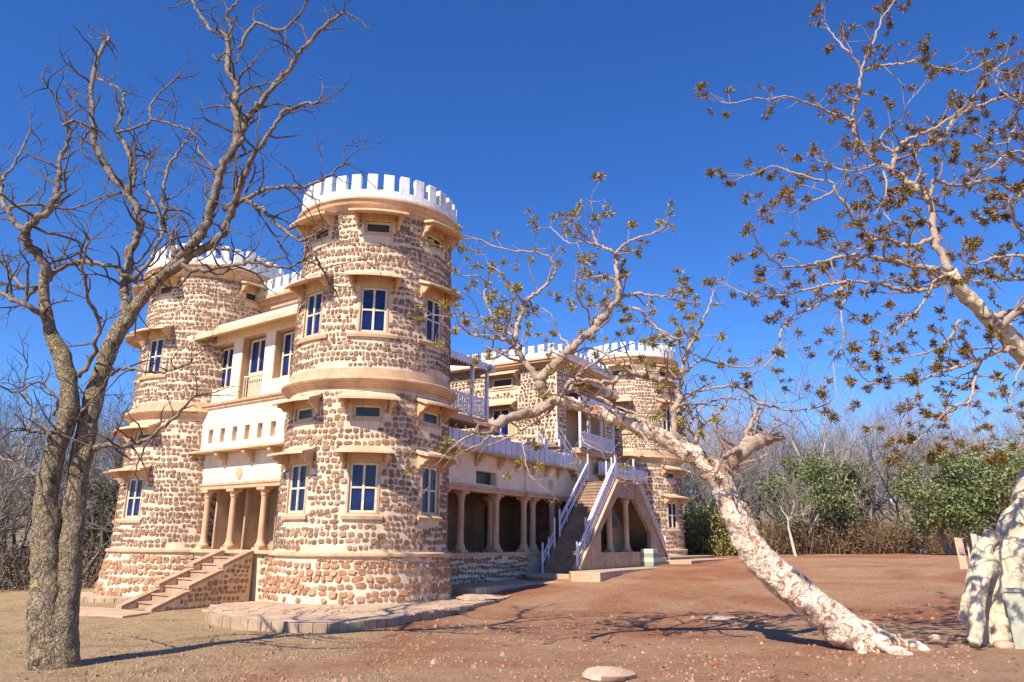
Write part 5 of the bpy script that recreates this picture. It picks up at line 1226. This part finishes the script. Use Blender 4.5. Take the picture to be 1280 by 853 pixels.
def grass():
    rng = random.Random(9); m = MB()
    for k in range(15000):
        y = 11 + 24 * rng.random() ** 1.4; x = rng.uniform(-.72 * y, -.05 * y) - rng.random() * 1.5
        if (x - Lc[0]) ** 2 + (y - Lc[1]) ** 2 < 30 or (x - Nc[0]) ** 2 + (y - Nc[1]) ** 2 < 56 and x > -9.6: continue
        if (x > -9.6 and y > 20.5): continue
        if noise.noise(Vector((x * .5, y * .5, 0))) < -.12 + rng.gauss(0, .1): continue
        z = gz(x, y)
        for j in range(2):
            h = rng.uniform(.02, .07); d = Vector((rng.gauss(0, .7), rng.gauss(0, .7), 1)) * h; s = Vector((rng.gauss(0, 1), rng.gauss(0, 1), 0)).normalized() * .004
            p = Vector((x + rng.gauss(0, .04), y + rng.gauss(0, .04), z)); m.quad(p - s, p + s, p + d)
    o = m.build("dry_grass", m_straw); o["label"] = "short dead straw grass over the ground left of the tower"; o["category"] = "grass"; o["kind"] = "stuff"
grass()
# wooden posts and the panel between them
def plank(px, pyb, pyt, Y, w, t, label, lean=0, chip=False, mat_=None, name="wooden_post"):
    b = at(px, pyb, Y); tz = at(px, pyt, Y).z; root = thing(name, (b.x, Y, b.z), label, "post"); zb = gz(b.x, Y)
    m = MB(); m.hexa([(b.x - w / 2, Y, zb - .3), (b.x + w / 2, Y + .1, zb - .3), (b.x + w / 2, Y + .1 + t, zb - .3), (b.x - w / 2, Y + t, zb - .3)],
        [(b.x - w / 2 + lean, Y, tz), (b.x + w / 2 + lean, Y + .1, tz - .04), (b.x + w / 2 + lean, Y + .1 + t, tz - .04), (b.x - w / 2 + lean, Y + t, tz)])
    m.build("plank", mat_ or m_plank, root, bevel=.01)
    return root, b, tz
m_plank = simple("cream_plank", (.62, .50, .31), .7, var=.18)
m_plank2 = simple("pale_plank", (.70, .64, .52), .7, var=.15)
r_, b, tz = plank(1206, 704, 672, 37, .42, .08, "cream board standing in the yard with a small dark notice on it", lean=-.10)
m = MB(); m.fbox(lambda x, y, z: Vector((b.x - .08 + x, 37 - .02 + y * .1, z)), -.11, .11, -.05, .5, tz - .75, tz - .5); m.build("notice", simple("notice", (.30, .25, .30), .6), r_)
m = MB(); m.fbox(lambda x, y, z: Vector((b.x - .08 + x, 37 - .03 + y * .1, z)), -.07, .07, -.05, .05, tz - .69, tz - .56); m.build("mark", simple("mark", (.55, .28, .20), .6), r_)
for (px, pt, w, lab) in ((1225, 667, .28, "pale split plank post, left one of the close pair near the swollen tree"), (1233, 670, .22, "pale split plank post, right one of the close pair near the swollen tree")):
    r_, b, tz = plank(px, 702, pt, 33 if px < 1230 else 33.4, w, .1, lab, lean=-.05, mat_=m_plank2)
pn = at(1216, 690, 41); m = MB(); p0 = at(1208, 674, 41); p1 = at(1224, 686, 41)
o = thing("tilted_panel", (pn.x, 41, gz(pn.x, 41)), "dark slanting panel on thin legs between the wooden posts", "panel")
m.bar(p0, p1, 1.0, .05, Vector((0, 0, 1))); m.build("board", m_dark, o)
m = MB(); m.bar(p0 + Vector((.2, .3, -.05)), Vector((p0.x + .2, 41.3, gz(p0.x, 41) - .1)), .05); m.build("leg", m_rail, o)
m = MB(); m.bar(p1 + Vector((-.1, .3, -.02)), Vector((p1.x - .1, 41.3, gz(p1.x, 41) - .1)), .05); m.build("leg", m_rail, o)
# pale square planter at the right edge
pb = at(1264, 802, 16.6); zb = gz(pb.x, 16.6)
root = thing("planter_box", (pb.x, 16.6, zb), "pale grey green square tub at the right edge before the swollen trunk", "planter")
def bxr(x0, x1, y0, y1, z0, z1, tp=0):
    Q = lambda x, y, z: (pb.x + .84 * x + .54 * y, 16.6 - .54 * x + .84 * y, z)
    m = MB(); m.hexa([Q(x0 + tp, y0 + tp, z0), Q(x1 - tp, y0 + tp, z0), Q(x1 - tp, y1 - tp, z0), Q(x0 + tp, y1 - tp, z0)], [Q(x0, y0, z1), Q(x1, y0, z1), Q(x1, y1, z1), Q(x0, y1, z1)]); return m
m_tub = simple("tub_paint", (.44, .44, .34), .6, var=.15, scale=4)
ht = at(1262, 737, 16.6).z
bxr(0, .8, 0, .34, zb - .05, ht - .05, .05).build("tub", m_tub, root, bevel=.02)
m = MB()
for q in ((-.03, .83, -.03, .03), (-.03, .83, .31, .37), (-.03, .03, .03, .31), (.77, .83, .03, .31)): m.add(bxr(*q, ht - .05, ht + .02))
m.build("rim", m_tub, root, bevel=.01)
# a few fallen leaves and a red scrap on the earth
m = MB(); p = at(890, 826, 14.6); z = gz(p.x, 14.6); m.hexa([(p.x, 14.6, z + .005), (p.x + .12, 14.58, z + .01), (p.x + .13, 14.62, z + .02), (p.x + .02, 14.66, z + .012)], [(p.x, 14.6, z + .03), (p.x + .12, 14.58, z + .03), (p.x + .13, 14.62, z + .05), (p.x + .02, 14.66, z + .04)])
o = m.build("litter_scrap", simple("red_scrap", (.32, .05, .035), .6)); place(o, (p.x, 14.6, z)); tag(o, "small red scrap of litter on the bare earth right of centre", "litter")
for o in _tagged:
    if "_o" in o: del o["_o"]
